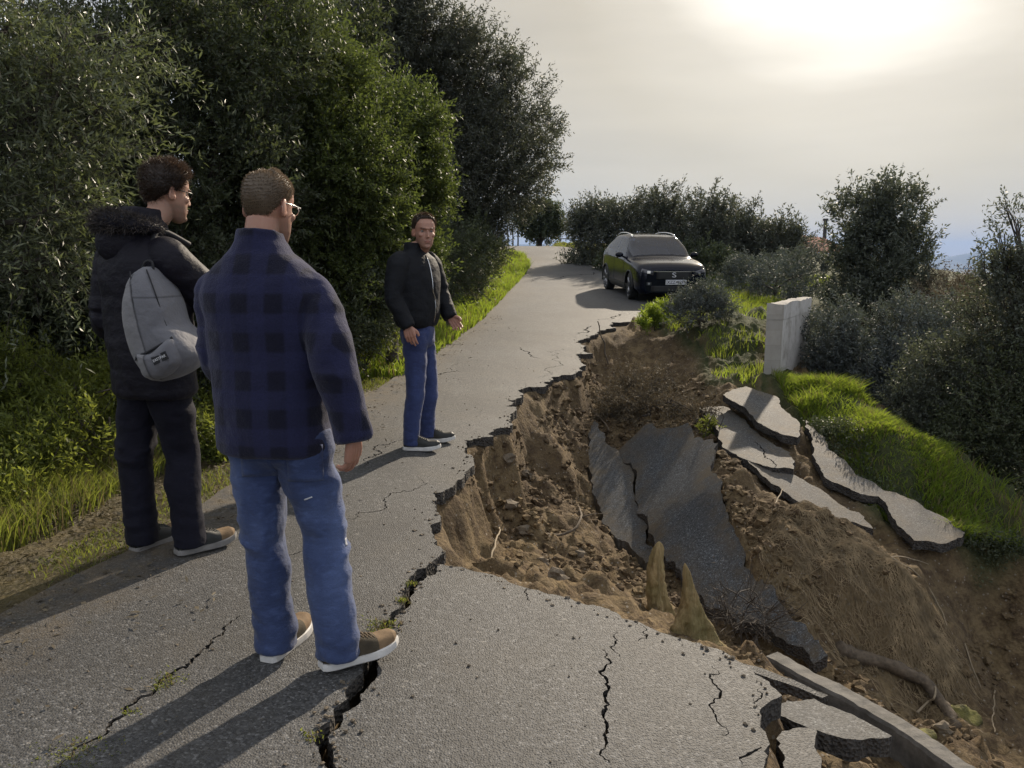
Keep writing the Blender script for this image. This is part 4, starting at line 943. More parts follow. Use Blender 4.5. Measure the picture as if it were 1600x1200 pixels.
# in and around the hole
tree('dead_brush', 'dead brown brush slumped on top of the dark fallen slab', 'brush', LP((965, 640, 10.0, 36), (1015, 640, 9.6, 40), (1055, 650, 9.2, 34), (985, 610, 10.6, 32), (1065, 685, 8.6, 18), (1095, 650, 8.8, 22), (1030, 610, 10.5, 26)), M['brownleaf'], 26000, .05, .010, 18, trunk_r=.012, shell=.9, twig=.2, ragged=.5)
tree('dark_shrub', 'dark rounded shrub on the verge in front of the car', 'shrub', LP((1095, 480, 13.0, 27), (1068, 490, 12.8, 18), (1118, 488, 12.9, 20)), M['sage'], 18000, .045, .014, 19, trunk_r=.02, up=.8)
tree('bare_brush', 'leafless dark twigs lying on the lower end of the largest fallen slab', 'brush', LP((1165, 945, 4.9, 45), (1195, 960, 4.8, 40), (1140, 960, 4.9, 35)), M['twig'], 1500, .035, .004, 20, base=PZ(1160, 985, -1.02), per=6, trunk_r=.006, shell=1.0, twig=.22, up=.6)
tree('yellow_weed', 'small yellow green weed at the top of the cracked pale slab', 'weed', LP((1105, 668, 8.3, 10), (1118, 665, 8.3, 8)), M['grass'], 700, .04, .014, 21, base=PZ(1108, 678, -.33), trunk_r=.004, twig=.08)

# grass: one object for each uncountable patch
def blades(P, h, w, lean, seed, dirs=None):
    rg = np.random.default_rng(seed); n = len(P); a = rg.uniform(0, 2 * math.pi, n); s = np.stack([np.cos(a), np.sin(a), np.zeros(n)], -1); b = rg.uniform(0, 2 * math.pi, n)
    ld = np.stack([np.cos(b), np.sin(b), np.zeros(n)], -1) * (lean * rg.uniform(.2, 1.4, n))[:, None]; h = h[:, None]; w = w[:, None] if hasattr(w, '__len__') else w
    up = np.array([0, 0, 1.0]); m1 = P + up * h * .55 + ld * h * .30; tip = P + up * h * .95 + ld * h * 1.0
    V = np.stack([P - s * w, P + s * w, m1 + s * w * .75, m1 - s * w * .75, tip], 1).reshape(-1, 3); k = np.arange(n)[:, None] * 5
    return V, np.hstack([k, k + 1, k + 2, k + 3]), np.hstack([k + 3, k + 2, k + 4])
def scatter(n, poly, seed, dens=None):
    rg = np.random.default_rng(seed); A = np.array(poly); out = []
    x = rg.uniform(A[:, 0].min(), A[:, 0].max(), n * 3); y = rg.uniform(A[:, 1].min(), A[:, 1].max(), n * 3); k = in_poly(x, y, poly); x, y = x[k], y[k]
    if dens is not None:
        q = dens(x, y); k = rg.random(len(x)) < q; x, y = x[k], y[k]
    x, y = x[:n], y[:n]; return np.column_stack([x, y, gz_arr(x, y) - .01])
def grass(name, label, P, hmin, hmax, w, lean, mats, seed, mixf=.15):
    rg = np.random.default_rng(seed); n = len(P); cl = .5 + .5 * np.clip(fbm(P * np.array([1.5, 1.5, 0]), 3, seed), -1, 1)
    V, Qd, T = blades(P, (hmin + (hmax - hmin) * cl * rg.uniform(.5, 1.1, n)), w * rg.uniform(.6, 1.3, n), lean, seed)
    mi = (rg.random(n) < mixf).astype(int); o = np_mesh(name, V, [Qd, T], mats, midx=np.concatenate([mi, mi])); return tag(o, label, None, None, 'stuff')
def strip_pts(n, d0, d1, y0, y1, seed, pw=1.0, thr=-9):
    rg = np.random.default_rng(seed); y = y0 + (y1 - y0) * rg.random(n) ** pw; d = rg.uniform(d0, d1, n); x = x_left(y) - d; k = fbm(xyz(x * 1.3, y * 1.3), 3, seed) + .3 * rg.normal(size=n) > thr
    return np.column_stack([x, y, gz_arr(x, y) - .01])[k]
grass('grass', 'green and straw coloured grass on the bank left of the road', strip_pts(80000, .62, 3.6, 2.2, 10, 1, 1.2), .10, .50, .0032, .6, [M['grass'], M['grass_dry']], 2, .22)
grass('grass', 'sparse grass creeping over the edge of the ditch', strip_pts(9000, -.02, .42, 2.2, 9, 3, 1.2, .15), .03, .10, .003, .8, [M['grass'], M['grass_dry']], 4, .15)
grass('grass', 'bright grass along the far left verge up to the bend', strip_pts(26000, -.05, 2.0, 9, 34, 5, 1.2), .10, .42, .010, .6, [M['grass_lush'], M['grass_dry']], 6, .15)
grass('grass', 'lush bright green grass strip along the fallen slabs', scatter(22000, GRASS_STRIP, 7, lambda x, y: .15 + .85 * sstep(-.3, .2, fbm(xyz(x * 2.2, y * 2.2), 3, 15))), .03, .22, .0045, .9, [M['grass_lush'], M['grass_dry']], 8, .15)
grass('grass', 'green tufts on the verge between the car and the block wall', scatter(20000, VERGE, 9, lambda x, y: sstep(-.25, .25, fbm(xyz(x * 1.2, y * 1.2), 3, 5))), .06, .26, .006, .6, [M['grass_lush'], M['grass']], 10, .45)
rv = [np.array(p) for p in [(3.6, 21), (4.2, 21), (5.5, 30), (4.5, 38), (2.5, 46), (2.2, 41), (3.2, 36), (3.75, 29)]]
grass('grass', 'short grass on the right verge beyond the car', scatter(9000, rv, 11), .12, .35, .02, .6, [M['grass'], M['grass_dry']], 12, .3)
grass('dry_grass', 'tall dry straw coloured stalks at the left edge of the bank', strip_pts(1500, 1.6, 3.6, 3.2, 6.5, 31, 1.0, .1), .35, .85, .0030, .5, [M['grass_dry'], M['grass']], 32, .25)
# broad leaved weeds on the bank
rg = np.random.default_rng(21); WP = strip_pts(3600, .8, 3.2, 2.6, 9, 15, 1.1, -.1); lv = []
P = np.repeat(WP, 26, 0) + rg.normal(0, 1, (len(WP) * 26, 3)) * np.array([.06, .06, .08]) + np.array([0, 0, .22]); n = len(P)
V, F = leaf_geo(P, rg.normal(size=(n, 3)) + np.array([0, 0, .6]), rg.normal(size=(n, 3)) + np.array([0, 0, 1.0]), rg.uniform(.02, .05, n), rg.uniform(.008, .018, n))
tag(np_mesh('weeds', V, F, M['grass']), 'low leafy weeds mixed into the grass of the left bank', kind='stuff')
wq = np.array([SLAB_W['outer'][k][:2] for k in range(5)] + [PZ(1560, 848, -.82)[:2]]); tq = rg.uniform(0, 5, 330); iq = tq.astype(int); WQ = wq[iq] * (1 - (tq - iq))[:, None] + wq[np.minimum(iq + 1, 5)] * (tq - iq)[:, None] + np.column_stack([rg.uniform(.02, .30, 330), rg.normal(0, .06, 330)])
n = 330 * 26; P = np.repeat(np.column_stack([WQ, gz_arr(WQ[:, 0], WQ[:, 1])]), 26, 0) + rg.normal(0, 1, (n, 3)) * np.array([.05, .05, .035]) + np.array([0, 0, .06])
V, F = leaf_geo(P, rg.normal(size=(n, 3)) + np.array([0, 0, .4]), rg.normal(size=(n, 3)) + np.array([0, 0, 1.0]), rg.uniform(.015, .045, n), rg.uniform(.008, .02, n))
tag(np_mesh('weeds', V, F, M['darkleaf']), 'dark low weeds between the pale slabs and the grass strip', kind='stuff')
WP = strip_pts(2200, .2, 1.3, 2.4, 14, 16, 1.0); yl = 2.2 + 14 * rg.random(160) ** 1.4; xl2 = x_left(yl) + rg.exponential(.22, 160); WP = np.vstack([WP, np.column_stack([xl2, yl, road_z(xl2, yl) - .012])])
n = len(WP) * 6; P = np.repeat(WP, 6, 0) + rg.normal(0, 1, (n, 3)) * np.array([.1, .1, .004]) + np.array([0, 0, .02])
V, F = leaf_geo(P, rg.normal(size=(n, 3)) * np.array([1, 1, .2]), rg.normal(0, .3, (n, 3)) + np.array([0, 0, 1.0]), rg.uniform(.015, .05, n), rg.uniform(.006, .02, n))
tag(np_mesh('fallen_leaves', V, F, [M['brownleaf']]), 'brown fallen leaves and litter along the ditch', kind='stuff')
# moss and weeds in the cracks
mp = []
for (u, v, r, n) in [(110, 1185, .06, 160), (128, 1170, .04, 80), (205, 1112, .02, 30), (262, 1062, .03, 120), (255, 1070, .02, 60), (598, 975, .03, 120), (588, 985, .02, 60), (630, 940, .02, 60), (640, 912, .02, 40), (487, 1150, .02, 40)]:
    b = hit(u, v); mp.append(np.column_stack([rg.normal(b[0], r, n), rg.normal(b[1], r * .8, n), np.full(n, 0.)]))
mp = np.vstack(mp); mp[:, 2] = road_z(mp[:, 0], mp[:, 1]) - .004
grass('moss', 'tiny moss and weeds growing in the road cracks', mp, .008, .03, .003, .9, [M['grass'], M['grass_dry']], 14, .35)
# ------------------------------------------------------------------ far things: hills, house, railing, air
def hills(name, y0, span, seed, amp, base, mat):
    u = np.linspace(span[0], span[1], 260); h = base(u) + amp * fbm(np.stack([u * .012, u * 0, u * 0], -1), 5, seed)
    X = (u - 800) / FPX / CT * y0; V = []
    rows = [(0.0, 1.0), (-.06, .86), (-.12, .6), (-.2, .3), (-.3, -.05)]
    for dy, k in rows:
        top = CAM_H + (h / FPX) * y0; z = np.where(k > 0, -60 + (top + 60) * k, -70.) + (y0 * .004) * fbm(np.stack([u * .03, np.full(len(u), dy * 30), u * 0], -1), 4, seed + 3) * (k < 1)
        V.append(np.column_stack([X, np.full(len(u), y0 * (1 + dy * .6)), z]))
    back = V[0].copy(); back[:, 1] += y0 * .2; back[:, 2] = -70; V = [back] + V
    V = np.vstack(V); m = len(u); i = np.arange(len(V)).reshape(-1, m)
    o = np_mesh(name, V, np.stack([i[:-1, :-1], i[1:, :-1], i[1:, 1:], i[:-1, 1:]], -1).reshape(-1, 4), mat, smooth=True); return tag(o, kind='structure')
M['hill'] = simple('scrubby hillside', (.045, .058, .05), .95, 0, 10, .3, .003)
hills('hills', 9000, (1250, 2600), 3, 5, lambda u: np.interp(u, [1250, 1440, 1500, 1560, 1640, 1800, 2100, 2600], [-6, 4, 17, 22, 26, 20, 30, 10]), M['hill'])
hills('hills', 10000, (-800, 1200), 8, 5, lambda u: np.interp(u, [-800, 300, 750, 900, 1000, 1200], [20, 30, 26, 27, 20, -6]), M['hill'])

# house behind the olives: a tiled roof edge and a flue pipe show
M['roof'] = simple('red roof tiles', (.25, .09, .06), .8, .02, 30, .3, 6)
M['render'] = simple('pale rendered wall', (.42, .38, .33), .9, .004, 40, .2, 2)
M['darkmetal'] = simple('dark painted metal', (.03, .03, .035), .5)
hb = PY(1265, 385, 40); hz0 = gz(hb[0] + 1, 43)
house = tag(empty('house', (hb[0] + .6, 44, hz0)), 'low house with a red tiled roof half hidden behind the olive row', 'house')
def roofz(u, v): return PY(u, v, 40)[2] - hz0
rzl, rzr = roofz(1185, 350), roofz(1330, 368)
xl_, xr_ = PY(1185, 360, 40)[0] - house.location.x, PY(1335, 360, 40)[0] - house.location.x
def boxV(x0, x1, y0, y1, z0, z1):
    return [(x0, y0, z0), (x1, y0, z0), (x1, y1, z0), (x0, y1, z0), (x0, y0, z1), (x1, y0, z1), (x1, y1, z1), (x0, y1, z1)], [(0, 3, 2, 1), (4, 5, 6, 7), (0, 1, 5, 4), (1, 2, 6, 5), (2, 3, 7, 6), (3, 0, 4, 7)]
mb = MB(); V, F = boxV(xl_ + .3, xr_ - .3, -3.6, 3.6, -.6, 0); V = [(x, y, z if z < 0 else (rzl - 1.15 if x < 0 else rzr - 1.15)) for x, y, z in V]; mb.add(V, F); mb.build('wall', M['render'], house)
mb = MB(); n = 60; xs = np.linspace(xl_, xr_, n); top = np.interp(xs, [xl_, xr_], [rzl, rzr]); wav = .05 * np.abs(np.sin(np.arange(n) * 1.57))
V = np.vstack([np.column_stack([xs, np.full(n, yy), top - dz + wav]) for yy, dz in ((-4.2, 1.1), (-4.2, 1.0), (0, 0), (4.2, 1.0), (4.2, 1.1))]); i = np.arange(5 * n).reshape(5, n)
mb.add(V, np.stack([i[:-1, :-1], i[:-1, 1:], i[1:, 1:], i[1:, :-1]], -1).reshape(-1, 4).tolist()); roof = mb.build('roof', M['roof'], house)
fx = PY(1289, 360, 44)[0] - house.location.x; ft = PY(1289, 345, 44)[2] - hz0
mb = MB(); mb.add(*tube([(fx, 0, ft - 1.2), (fx, 0, ft)], .10, 10)); mb.add(*tube([(fx, 0, ft), (fx, 0, ft + .12)], .15, 10)); mb.build('flue_pipe', M['darkmetal'], roof)

# railing at the top of the road
rl = tag(empty('railing', (PY(910, 378, 46)[0], 46, gz(PY(910, 378, 46)[0], 46))), 'thin metal railing on the crest where the road disappears', 'railing')
rz1 = PY(905, 373, 46)[2] - rl.location.z; mb = MB(); mb.add(*tube([(-1.3, 0, rz1), (1.9, .3, rz1)], .03, 6)); mb.add(*tube([(-1.3, 0, rz1 - .45), (1.9, .3, rz1 - .45)], .02, 6)); mb.build('rail', M['darkmetal'], rl)
for k in range(5):
    mb = MB(); x = -1.3 + k * .8; mb.add(*tube([(x, k * .075, -.3), (x, k * .075, rz1 + .03)], .025, 6)); mb.build('post', M['darkmetal'], rl)
for k, (u, v) in enumerate([(793, 352), (801, 350), (809, 353)]):
    y = 46 + k * .6; p = PY(u, v, y); mb = MB(); g = gz(p[0], y); mb.add(*tube([(0, 0, -.3), (.02, 0, (p[2] - g) * .5), (0, 0, p[2] - g)], [.05, .045, .035], 7))
    o = mb.build('pole', M['trunk']); o.location = (p[0], y, g)
    tag(o, ['left one of three thin poles beyond the bend', 'middle one of three thin poles beyond the bend', 'right one of three thin poles, nearest the round crest tree'][k], 'pole', 'thin poles beyond the bend')

# the air: one even box of haze round everything
hz_m = bpy.data.materials.new('haze'); hz_m.use_nodes = True; hn_ = hz_m.node_tree.nodes; hn_.clear(); ho_ = hn_.new('ShaderNodeOutputMaterial'); hv_ = hn_.new('ShaderNodeVolumePrincipled')
hv_.inputs['Density'].default_value = 7.5e-5; hv_.inputs['Color'].default_value = (.32, .54, 1.0, 1); hv_.inputs['Anisotropy'].default_value = 0.0; hz_m.node_tree.links.new(hv_.outputs[0], ho_.inputs['Volume'])
V, F = boxV(-16500, 16500, -4000, 16500, -72, 420)
hb_ = mesh_obj('haze', V, F, hz_m); tag(hb_, kind='stuff')
# ------------------------------------------------------------------ people
def hd(a): return np.array([math.sin(R(a)), math.cos(R(a)), 0.0])     # heading, degrees clockwise from +Y
def rt(a): return np.array([math.cos(R(a)), -math.sin(R(a)), 0.0])
UPV = np.array([0, 0, 1.0])
def fuse(name, shapes, voxel, mats, parent, smooth=3, loc=None):
    """closed shapes -> one continuous skin"""
    mb = MB()
    for V, F in shapes: mb.add(V, F)
    o = mesh_obj('tmp', np.vstack(mb.V), mb.F, [])
    m = o.modifiers.new('r', 'REMESH'); m.mode = 'VOXEL'; m.voxel_size = voxel; m.use_smooth_shade = True
    s = o.modifiers.new('s', 'SMOOTH'); s.factor = .5; s.iterations = smooth
    dg = bpy.context.evaluated_depsgraph_get(); me = bpy.data.meshes.new_from_object(o.evaluated_get(dg)); me.name = name
    bpy.data.objects.remove(o)
    for mm in (mats if isinstance(mats, (list, tuple)) else [mats]): me.materials.append(mm)
    n = bpy.data.objects.new(name, me); COL.objects.link(n); n.parent = parent
    me.polygons.foreach_set('use_smooth', np.ones(len(me.polygons), bool))
    return n
def getV(o):
    v = np.zeros(len(o.data.vertices) * 3, np.float32); o.data.vertices.foreach_get('co', v); return v.reshape(-1, 3).astype(float)
def getN(o):
    v = np.zeros(len(o.data.vertices) * 3, np.float32); o.data.vertex_normals.foreach_get('vector', v); return v.reshape(-1, 3).astype(float)
def setV(o, V): o.data.vertices.foreach_set('co', np.ascontiguousarray(V, np.float32).ravel()); o.data.update()
def loft(rings, n=28, ex=2.3):
    """rings: (centre, rx, ry, heading)"""
    an = np.arange(n) * 2 * math.pi / n; c, s = np.cos(an), np.sin(an); c = np.sign(c) * np.abs(c) ** (2 / ex); s = np.sign(s) * np.abs(s) ** (2 / ex); V = []
    for ctr, rx, ry, a in rings: V.append(np.array(ctr) + c[:, None] * rt(a) * rx + s[:, None] * hd(a) * ry)
    m = len(rings); i = np.arange(m * n).reshape(m, n); j = np.roll(i, -1, 1)
    F = np.stack([i[:-1], j[:-1], j[1:], i[1:]], -1).reshape(-1, 4).tolist() + [list(range(n))[::-1], [(m - 1) * n + k for k in range(n)]]
    return np.vstack(V), F
def limb(P, r, n=16, m=18):
    P = curve(P, m); r = np.interp(np.linspace(0, 1, m), np.linspace(0, 1, len(r)), r); return tube(P, r, n)
def ell(c, r, Rm=None, sub=3):
    V, F = lump(0, sub, 0); V = V * np.array(r)
    if Rm is not None: V = V @ np.array(Rm).T
    return V + np.array(c), F
def head_shapes(kind):
    prof = [(-.128, .012, .070, .045), (-.120, .026, .080, .030), (-.105, .041, .089, .0), (-.08, .054, .090, -.03), (-.055, .061, .090, -.058), (-.025, .068, .088, -.083), (.005, .072, .084, -.097),
            (.035, .0755, .090, -.102), (.065, .074, .085, -.098), (.09, .063, .066, -.083), (.107, .043, .040, -.056), (.116, .018, .010, -.028)]
    rg_ = []; 
    for z, w, f, b in prof: rg_.append(((0, (f + b) / 2, z), w, (f - b) / 2, 0))
    S = [loft(rg_, 30, 2.25)]
    # nose, brow, lips, chin, cheekbones, ears
    V = np.array([(-.009, .086, .018), (.009, .086, .018), (.0, .098, .012), (-.017, .080, -.036), (.017, .080, -.036), (0, .116, -.033), (-.012, .10, -.040), (.012, .10, -.040), (0, .075, .02), (0, .075, -.045)])
    bmx = bmesh.new(); [bmx.verts.new(v) for v in V]; bmesh.ops.convex_hull(bmx, input=bmx.verts); bmx.verts.index_update()
    S.append((np.array([v.co for v in bmx.verts]), [[v.index for v in f.verts] for f in bmx.faces])); bmx.free()
    S += [ell((0, .086, .026), (.046, .010, .008)), ell((0, .089, -.064), (.024, .009, .006)), ell((0, .088, -.075), (.021, .009, .007)), ell((0, .084, -.104), (.022, .013, .015)),
          ell((.042, .062, -.022), (.02, .02, .017)), ell((-.042, .062, -.022), (.02, .02, .017))]
    for s in (-1, 1):
        Rm = Matrix.Rotation(R(s * 22), 3, 'Z') @ Matrix.Rotation(R(-10), 3, 'X')
        S.append(ell((s * .080, -.018, -.006), (.007, .020, .034), Rm)); S.append(ell((s * .076, -.006, -.024), (.007, .010, .014), Rm))
    return S
def hand_shapes(w, d, palm, thumb_side, curl=(25, 35, 25), spread=.5, thumb_in=.5):
    d, palm = unit(np.array(d, float)), unit(np.array(palm, float)); side = unit(np.cross(d, palm)); side = side if np.dot(side, thumb_side) > 0 else -side
    palm = unit(palm - d * np.dot(palm, d)); S = [limb([w - d * .03, w + d * .01], [.027, .026]), ]
    offs = [(.031, .074, -4), (.0108, .084, -2), (-.0108, .078, 5), (-.031, .061, 13)]
    for k, (o, L, dc) in enumerate(offs):
        kn = w + d * (.096 - .004 * abs(k - 1)) + side * o; S.append(limb([w + d * .0 + side * o * .45, w + d * .05 + side * o * .85 - palm * .003, kn], [.0165, .0165, .0135]))
        p = kn; ang = 0; dirv = unit(d + side * o * spread * 3.2); P = [kn - dirv * .012, kn]
        for q, (frac, cu) in enumerate(zip((.46, .30, .24), curl)):
            ang += cu + dc * (1 if q < 2 else 0); p = p + (dirv * math.cos(R(ang)) + palm * math.sin(R(ang))) * L * frac; P.append(p)
        S.append(tube(curve(P, 18), np.interp(np.linspace(0, 1, 18), [0, .3, .6, .9, 1], [.0098, .0092, .0086, .0074, .004]), 12))
    b = w + d * .028 + side * .024 + palm * .006; t1 = unit(d * .75 + side * .62 + palm * .35 * thumb_in); t2 = unit(d * .9 + side * .15 + palm * .45 * thumb_in)
    S.append(tube(curve([b - t1 * .012, b, b + t1 * .045, b + t1 * .045 + t2 * .03, b + t1 * .045 + t2 * .038], 18), np.interp(np.linspace(0, 1, 18), [0, .4, .8, 1], [.017, .0125, .0105, .006]), 12))
    return S
def shoe(parent, heel, a, L, mats, lab=None, z0=0.0):
    """mats: upper, toe, sole, lace"""
    T = np.array([0, .04, .12, .25, .38, .5, .65, .8, .92, 1.0]); W = np.array([.018, .029, .034, .035, .037, .042, .047, .047, .037, .010]); H = np.array([.058, .070, .076, .086, .086, .072, .056, .047, .038, .020])
    t = np.concatenate([np.linspace(0, .1, 6), np.linspace(.14, .86, 18), np.linspace(.89, 1, 8)]); w = np.interp(t, T, W); h = np.interp(t, T, H); f = hd(a); r = rt(a); base = np.array([heel[0], heel[1], z0])
    def cxs(tt): return .008 * np.sin(tt * 2.6)
    an = np.linspace(0, math.pi, 17); V = []
    spring = .016 * sstep(.7, 1.0, t)
    for i_, tt in enumerate(t):
        c = base + f * (tt * L) + r * cxs(tt); x = np.cos(an); z = np.sin(an); x = np.sign(x) * np.abs(x) ** .8; z = z ** .62
        V.append(c + x[:, None] * r * w[i_] + UPV * (.026 + spring[i_] + z[:, None] * h[i_]))
    n = 17; m_ = len(t); i = np.arange(m_ * n).reshape(m_, n); F = np.stack([i[:-1, :-1], i[:-1, 1:], i[1:, 1:], i[1:, :-1]], -1).reshape(-1, 4).tolist(); F += [list(range(n)), [(m_ - 1) * n + k for k in range(n)][::-1]]
    V = np.vstack(V); V = V + .0014 * np.stack([vnoise(V * 55, 1), vnoise(V * 55, 2), vnoise(V * 55, 3)], -1)
    mi = [0] * len(F)
    for q in range(m_ - 1):
        if t[q] > .66: mi[q * (n - 1):(q + 1) * (n - 1)] = [1] * (n - 1)
    mb = MB(); mb.add(V, F)
    mb.m = mi; up = mb.build('shoe', [mats[0], mats[1]], parent, smooth=True)
    if lab: up['label'] = lab
    ws = w + .007; out = [(base + f * (tt * (L + .012) - .006) + r * (cxs(tt) + sg * ww), sp) for sg in (1,) for tt, ww, sp in zip(t, ws, spring)] + [(base + f * (tt * (L + .012) - .006) + r * (cxs(tt) - ww), sp) for tt, ww, sp in list(zip(t, ws, spring))[::-1]]
    k = len(out); lv = []
    for dz, sc in ((.001, .93), (.006, 1.0), (.020, 1.0), (.031, .985)):
        cc = base + f * L * .5; lv.append(np.array([cc + (p - cc) * np.array([sc, sc, 1]) + UPV * (dz + sp) for p, sp in out]))
    i = np.arange(4 * k).reshape(4, k); j = np.roll(i, -1, 1); F = np.stack([i[:-1], i[1:], j[1:], j[:-1]], -1).reshape(-1, 4).tolist() + [list(range(k)), [3 * k + q for q in range(k)][::-1]]
    mb = MB(); mb.add(np.vstack(lv), F); mb.build('sole', mats[2], up, smooth=False)
    mb = MB()
    for q, tt in enumerate(np.linspace(.40, .62, 5)):
        ww, hh = np.interp(tt, t, w) * .55, np.interp(tt, t, h) + .029; c = base + f * tt * L + r * cxs(tt)
        mb.add(*tube(curve([c + r * ww + UPV * (hh - .014), c + UPV * (hh + .002) + f * .006, c - r * ww + UPV * (hh - .014)], 9), .0028, 6)); mb.add(*tube(curve([c - r * ww + UPV * (hh - .014) + f * .01, c + UPV * (hh + .003), c + r * ww + UPV * (hh - .016) + f * .02], 9), .0028, 6))
    c = base + f * .38 * L; hh = np.interp(.38, t, h) + .028
    for s in (-1, 1): mb.add(*tube(curve([c + UPV * hh, c + r * s * .03 + UPV * (hh + .006) + f * .01, c + r * s * .042 + UPV * (hh - .028) + f * .02, c + r * s * .012 + UPV * (hh - .004)], 14), .0024, 6))
    mb.build('lace', mats[3], up, smooth=True)
    return up
def hair(parent, Rm, hc, headV, headF, line, thick, mat, strands, slen, seed, swirl=.4, name='hair'):
    """line: list of (azimuth from the face, lowest elevation); lies over the skull"""
    bv = BVHTree.FromPolygons([tuple(v) for v in headV], headF); az = np.linspace(-180, 180, 73); la = np.array(line); lim = np.interp(np.abs(az), la[:, 0], la[:, 1]); rows = 22; V = []; c0 = np.array([0, -.012, .005])
    for k in range(rows):
        q = k / (rows - 1)
        for a, l in zip(az[:-1], lim[:-1]):
            el = 90 - (90 - l) * q; d = np.array([math.sin(R(a)) * math.cos(R(el)), math.cos(R(a)) * math.cos(R(el)), math.sin(R(el))])
            h = bv.ray_cast(Vector(c0 + d * .5), Vector(-d)); rr = (np.array(h[0]) - c0) @ d if h[0] is not None else .1
            th = thick(a, el) * (1 - sstep(.86, 1.0, q)) - .003 * (q > .99)
            nz = fbm(np.array([[d[0] * 9, d[1] * 9, d[2] * 9]]), 3, seed)[0]; V.append(c0 + d * (rr + th * (1 + .35 * nz)))
    V = np.array(V); n = 72; i = np.arange(rows * n).reshape(rows, n); j = np.roll(i, -1, 1); F = np.stack([i[:-1], i[1:], j[1:], j[:-1]], -1).reshape(-1, 4)
    rg = np.random.default_rng(seed); sel = rg.integers(n * 2, (rows - 1) * n, strands); P = V[sel]; nr = unit(P - c0)
    fl = np.stack([nr[:, 0] * .3, nr[:, 1] * .2 + swirl * .8, np.full(strands, -.15 - .3 * swirl)], -1); d = unit(nr * .75 + fl * .6 + rg.normal(0, .3, (strands, 3)))
    sv, sf = leaf_geo(P - nr * .002, d, unit(rg.normal(size=(strands, 3))), slen * rg.uniform(.5, 1.3, strands), np.full(strands, .0016))
    A = np.vstack([V, sv]) @ np.array(Rm).T + hc; o = np_mesh(name, A, np.vstack([F, sf + len(V)]), mat, parent, smooth=True); return o

def skin_mat():
    m = Mat('skin'); p = m.pos(); c = m.attr('paint', 'Color'); n = m.noise(p, 60, 4, .6)
    col = m.mix(m.math('MULTIPLY', m.ramp(n, [(.4, 0.), (.7, 1.)]), .35), c, (.36, .16, .11)); m.set(col=col, rough=.5, spec=.4, sub=.12, normal=m.bump(m.noise(p, 220, 3), .3, .002)); m.b.inputs['Subsurface Radius'].default_value = (.012, .005, .003)
    return m.m
M['skin'] = skin_mat()
def fabric(name, col, var=.25, rough=.9, sheen=.3, scale=500, b=.001, wr=0.0):
    m = Mat(name); p = m.pos(); c = m.mix(m.ramp(m.noise(p, 6, 5, .6), [(.3, 0.), (.7, 1.)]), tuple(x * (1 - var) for x in col), tuple(x * (1 + var) for x in col))
    nn = m.bump(m.noise(p, scale, 2, .6), .6, b)
    if wr: nn = m.bump(m.noise(m.mapping(p, (1, 1, 1.6)), 16, 5, .6), .5, wr, nn)
    m.set(col=c, rough=rough, sheen=sheen * .3, spec=.22, normal=nn); m.b.inputs['Sheen Roughness'].default_value = .4
    return m.m
def denim(name, dark, light, centre):
    m = Mat(name); p = m.pos(); z = m.sep(p)[2]
    fade = m.math('MULTIPLY', m.ramp(m.noise(m.mapping(p, (1, 1, .45)), 4.0, 3, .5), [(.38, 0.), (.72, 1.)]), m.ramp(z, [(.12, .25), (.35, .8), (.6, 1.0), (.85, .55)]))
    c = m.mix(fade, dark, light); tw = m.noise(m.mapping(p, (900, 900, 260), (.0, .6, 0)), 1.0, 2, .7); c = m.mix(.55, c, m.ramp(tw, [(.3, .55), (.7, 1.45)]), 'MULTIPLY')
    cr = m.ramp(m.noise(m.mapping(p, (1, 1, 2.2)), 22, 4, .6), [(.52, 0.), (.72, 1.)]); c = m.mix(m.math('MULTIPLY', cr, .16), c, tuple(min(1, x * 1.8) for x in light))
    m.set(col=c, rough=.85, sheen=.15, normal=m.bump(tw, .4, .0012, m.bump(m.noise(m.mapping(p, (1, 1, 1.8)), 20, 5, .6), .55, .012))); return m.m
M['jeans1'] = denim('worn blue denim', (.020, .036, .105), (.088, .130, .275), 0)
M['jeans3'] = denim('dark blue denim', (.016, .027, .095), (.050, .078, .22), 0)
M['trousers'] = fabric('dark navy cotton', (.009, .009, .017), .25, .85, .1, 400, .001, .012)
def plaid_mat():
    m = Mat('navy buffalo check fleece'); p = m.pos(); at = m.attr('clothuv', 'Color'); s = m.sep(at)
    def band(v, per, ph): return m.ramp(m.math('PINGPONG', m.math('ADD', v, ph), per / 2), [(0.0, 0.), (per * .25 - .004, 0.), (per * .25 + .004, 1.), (1., 1.)])
    bx, bz = band(s[0], .118, .012), band(s[2], .132, .03); both = m.math('MULTIPLY', bx, bz); any_ = m.math('MULTIPLY', m.math('ADD', bx, bz), .5)
    c = m.mix(any_, (.017, .019, .054), (.012, .013, .035)); c = m.mix(both, c, (.007, .0075, .019))
    fz = m.noise(p, 160, 4, .7); c = m.mix(.5, c, m.ramp(fz, [(.3, .6), (.7, 1.4)]), 'MULTIPLY'); m.set(col=c, rough=.95, spec=.2, sheen=.22, normal=m.bump(fz, .7, .004, m.bump(m.noise(p, 11, 4, .55), .5, .02))); m.b.inputs['Sheen Roughness'].default_value = .5
    m.b.inputs['Sheen Tint'].default_value = (.75, .75, .9, 1); return m.m
M['plaid'] = plaid_mat()
M['parka'] = fabric('black quilted nylon', (.009, .008, .014), .2, .62, .05, 300, .0008, .02)
M['jacket3'] = fabric('black jacket cloth', (.007, .008, .011), .3, .7, .08, 300, .001, .016)
M['fur'] = simple('dark brown fur', (.045, .036, .032), .8, 0, 60, .5, 20)
M['hair1'] = leaf_mat('short light brown hair', (.10, .074, .05), (.20, .148, .098), (.34, .24, .15), .25, .45, .5)
M['hair2'] = leaf_mat('dark brown hair', (.025, .016, .012), (.05, .032, .022), (.14, .085, .05), .2, .45, .5)
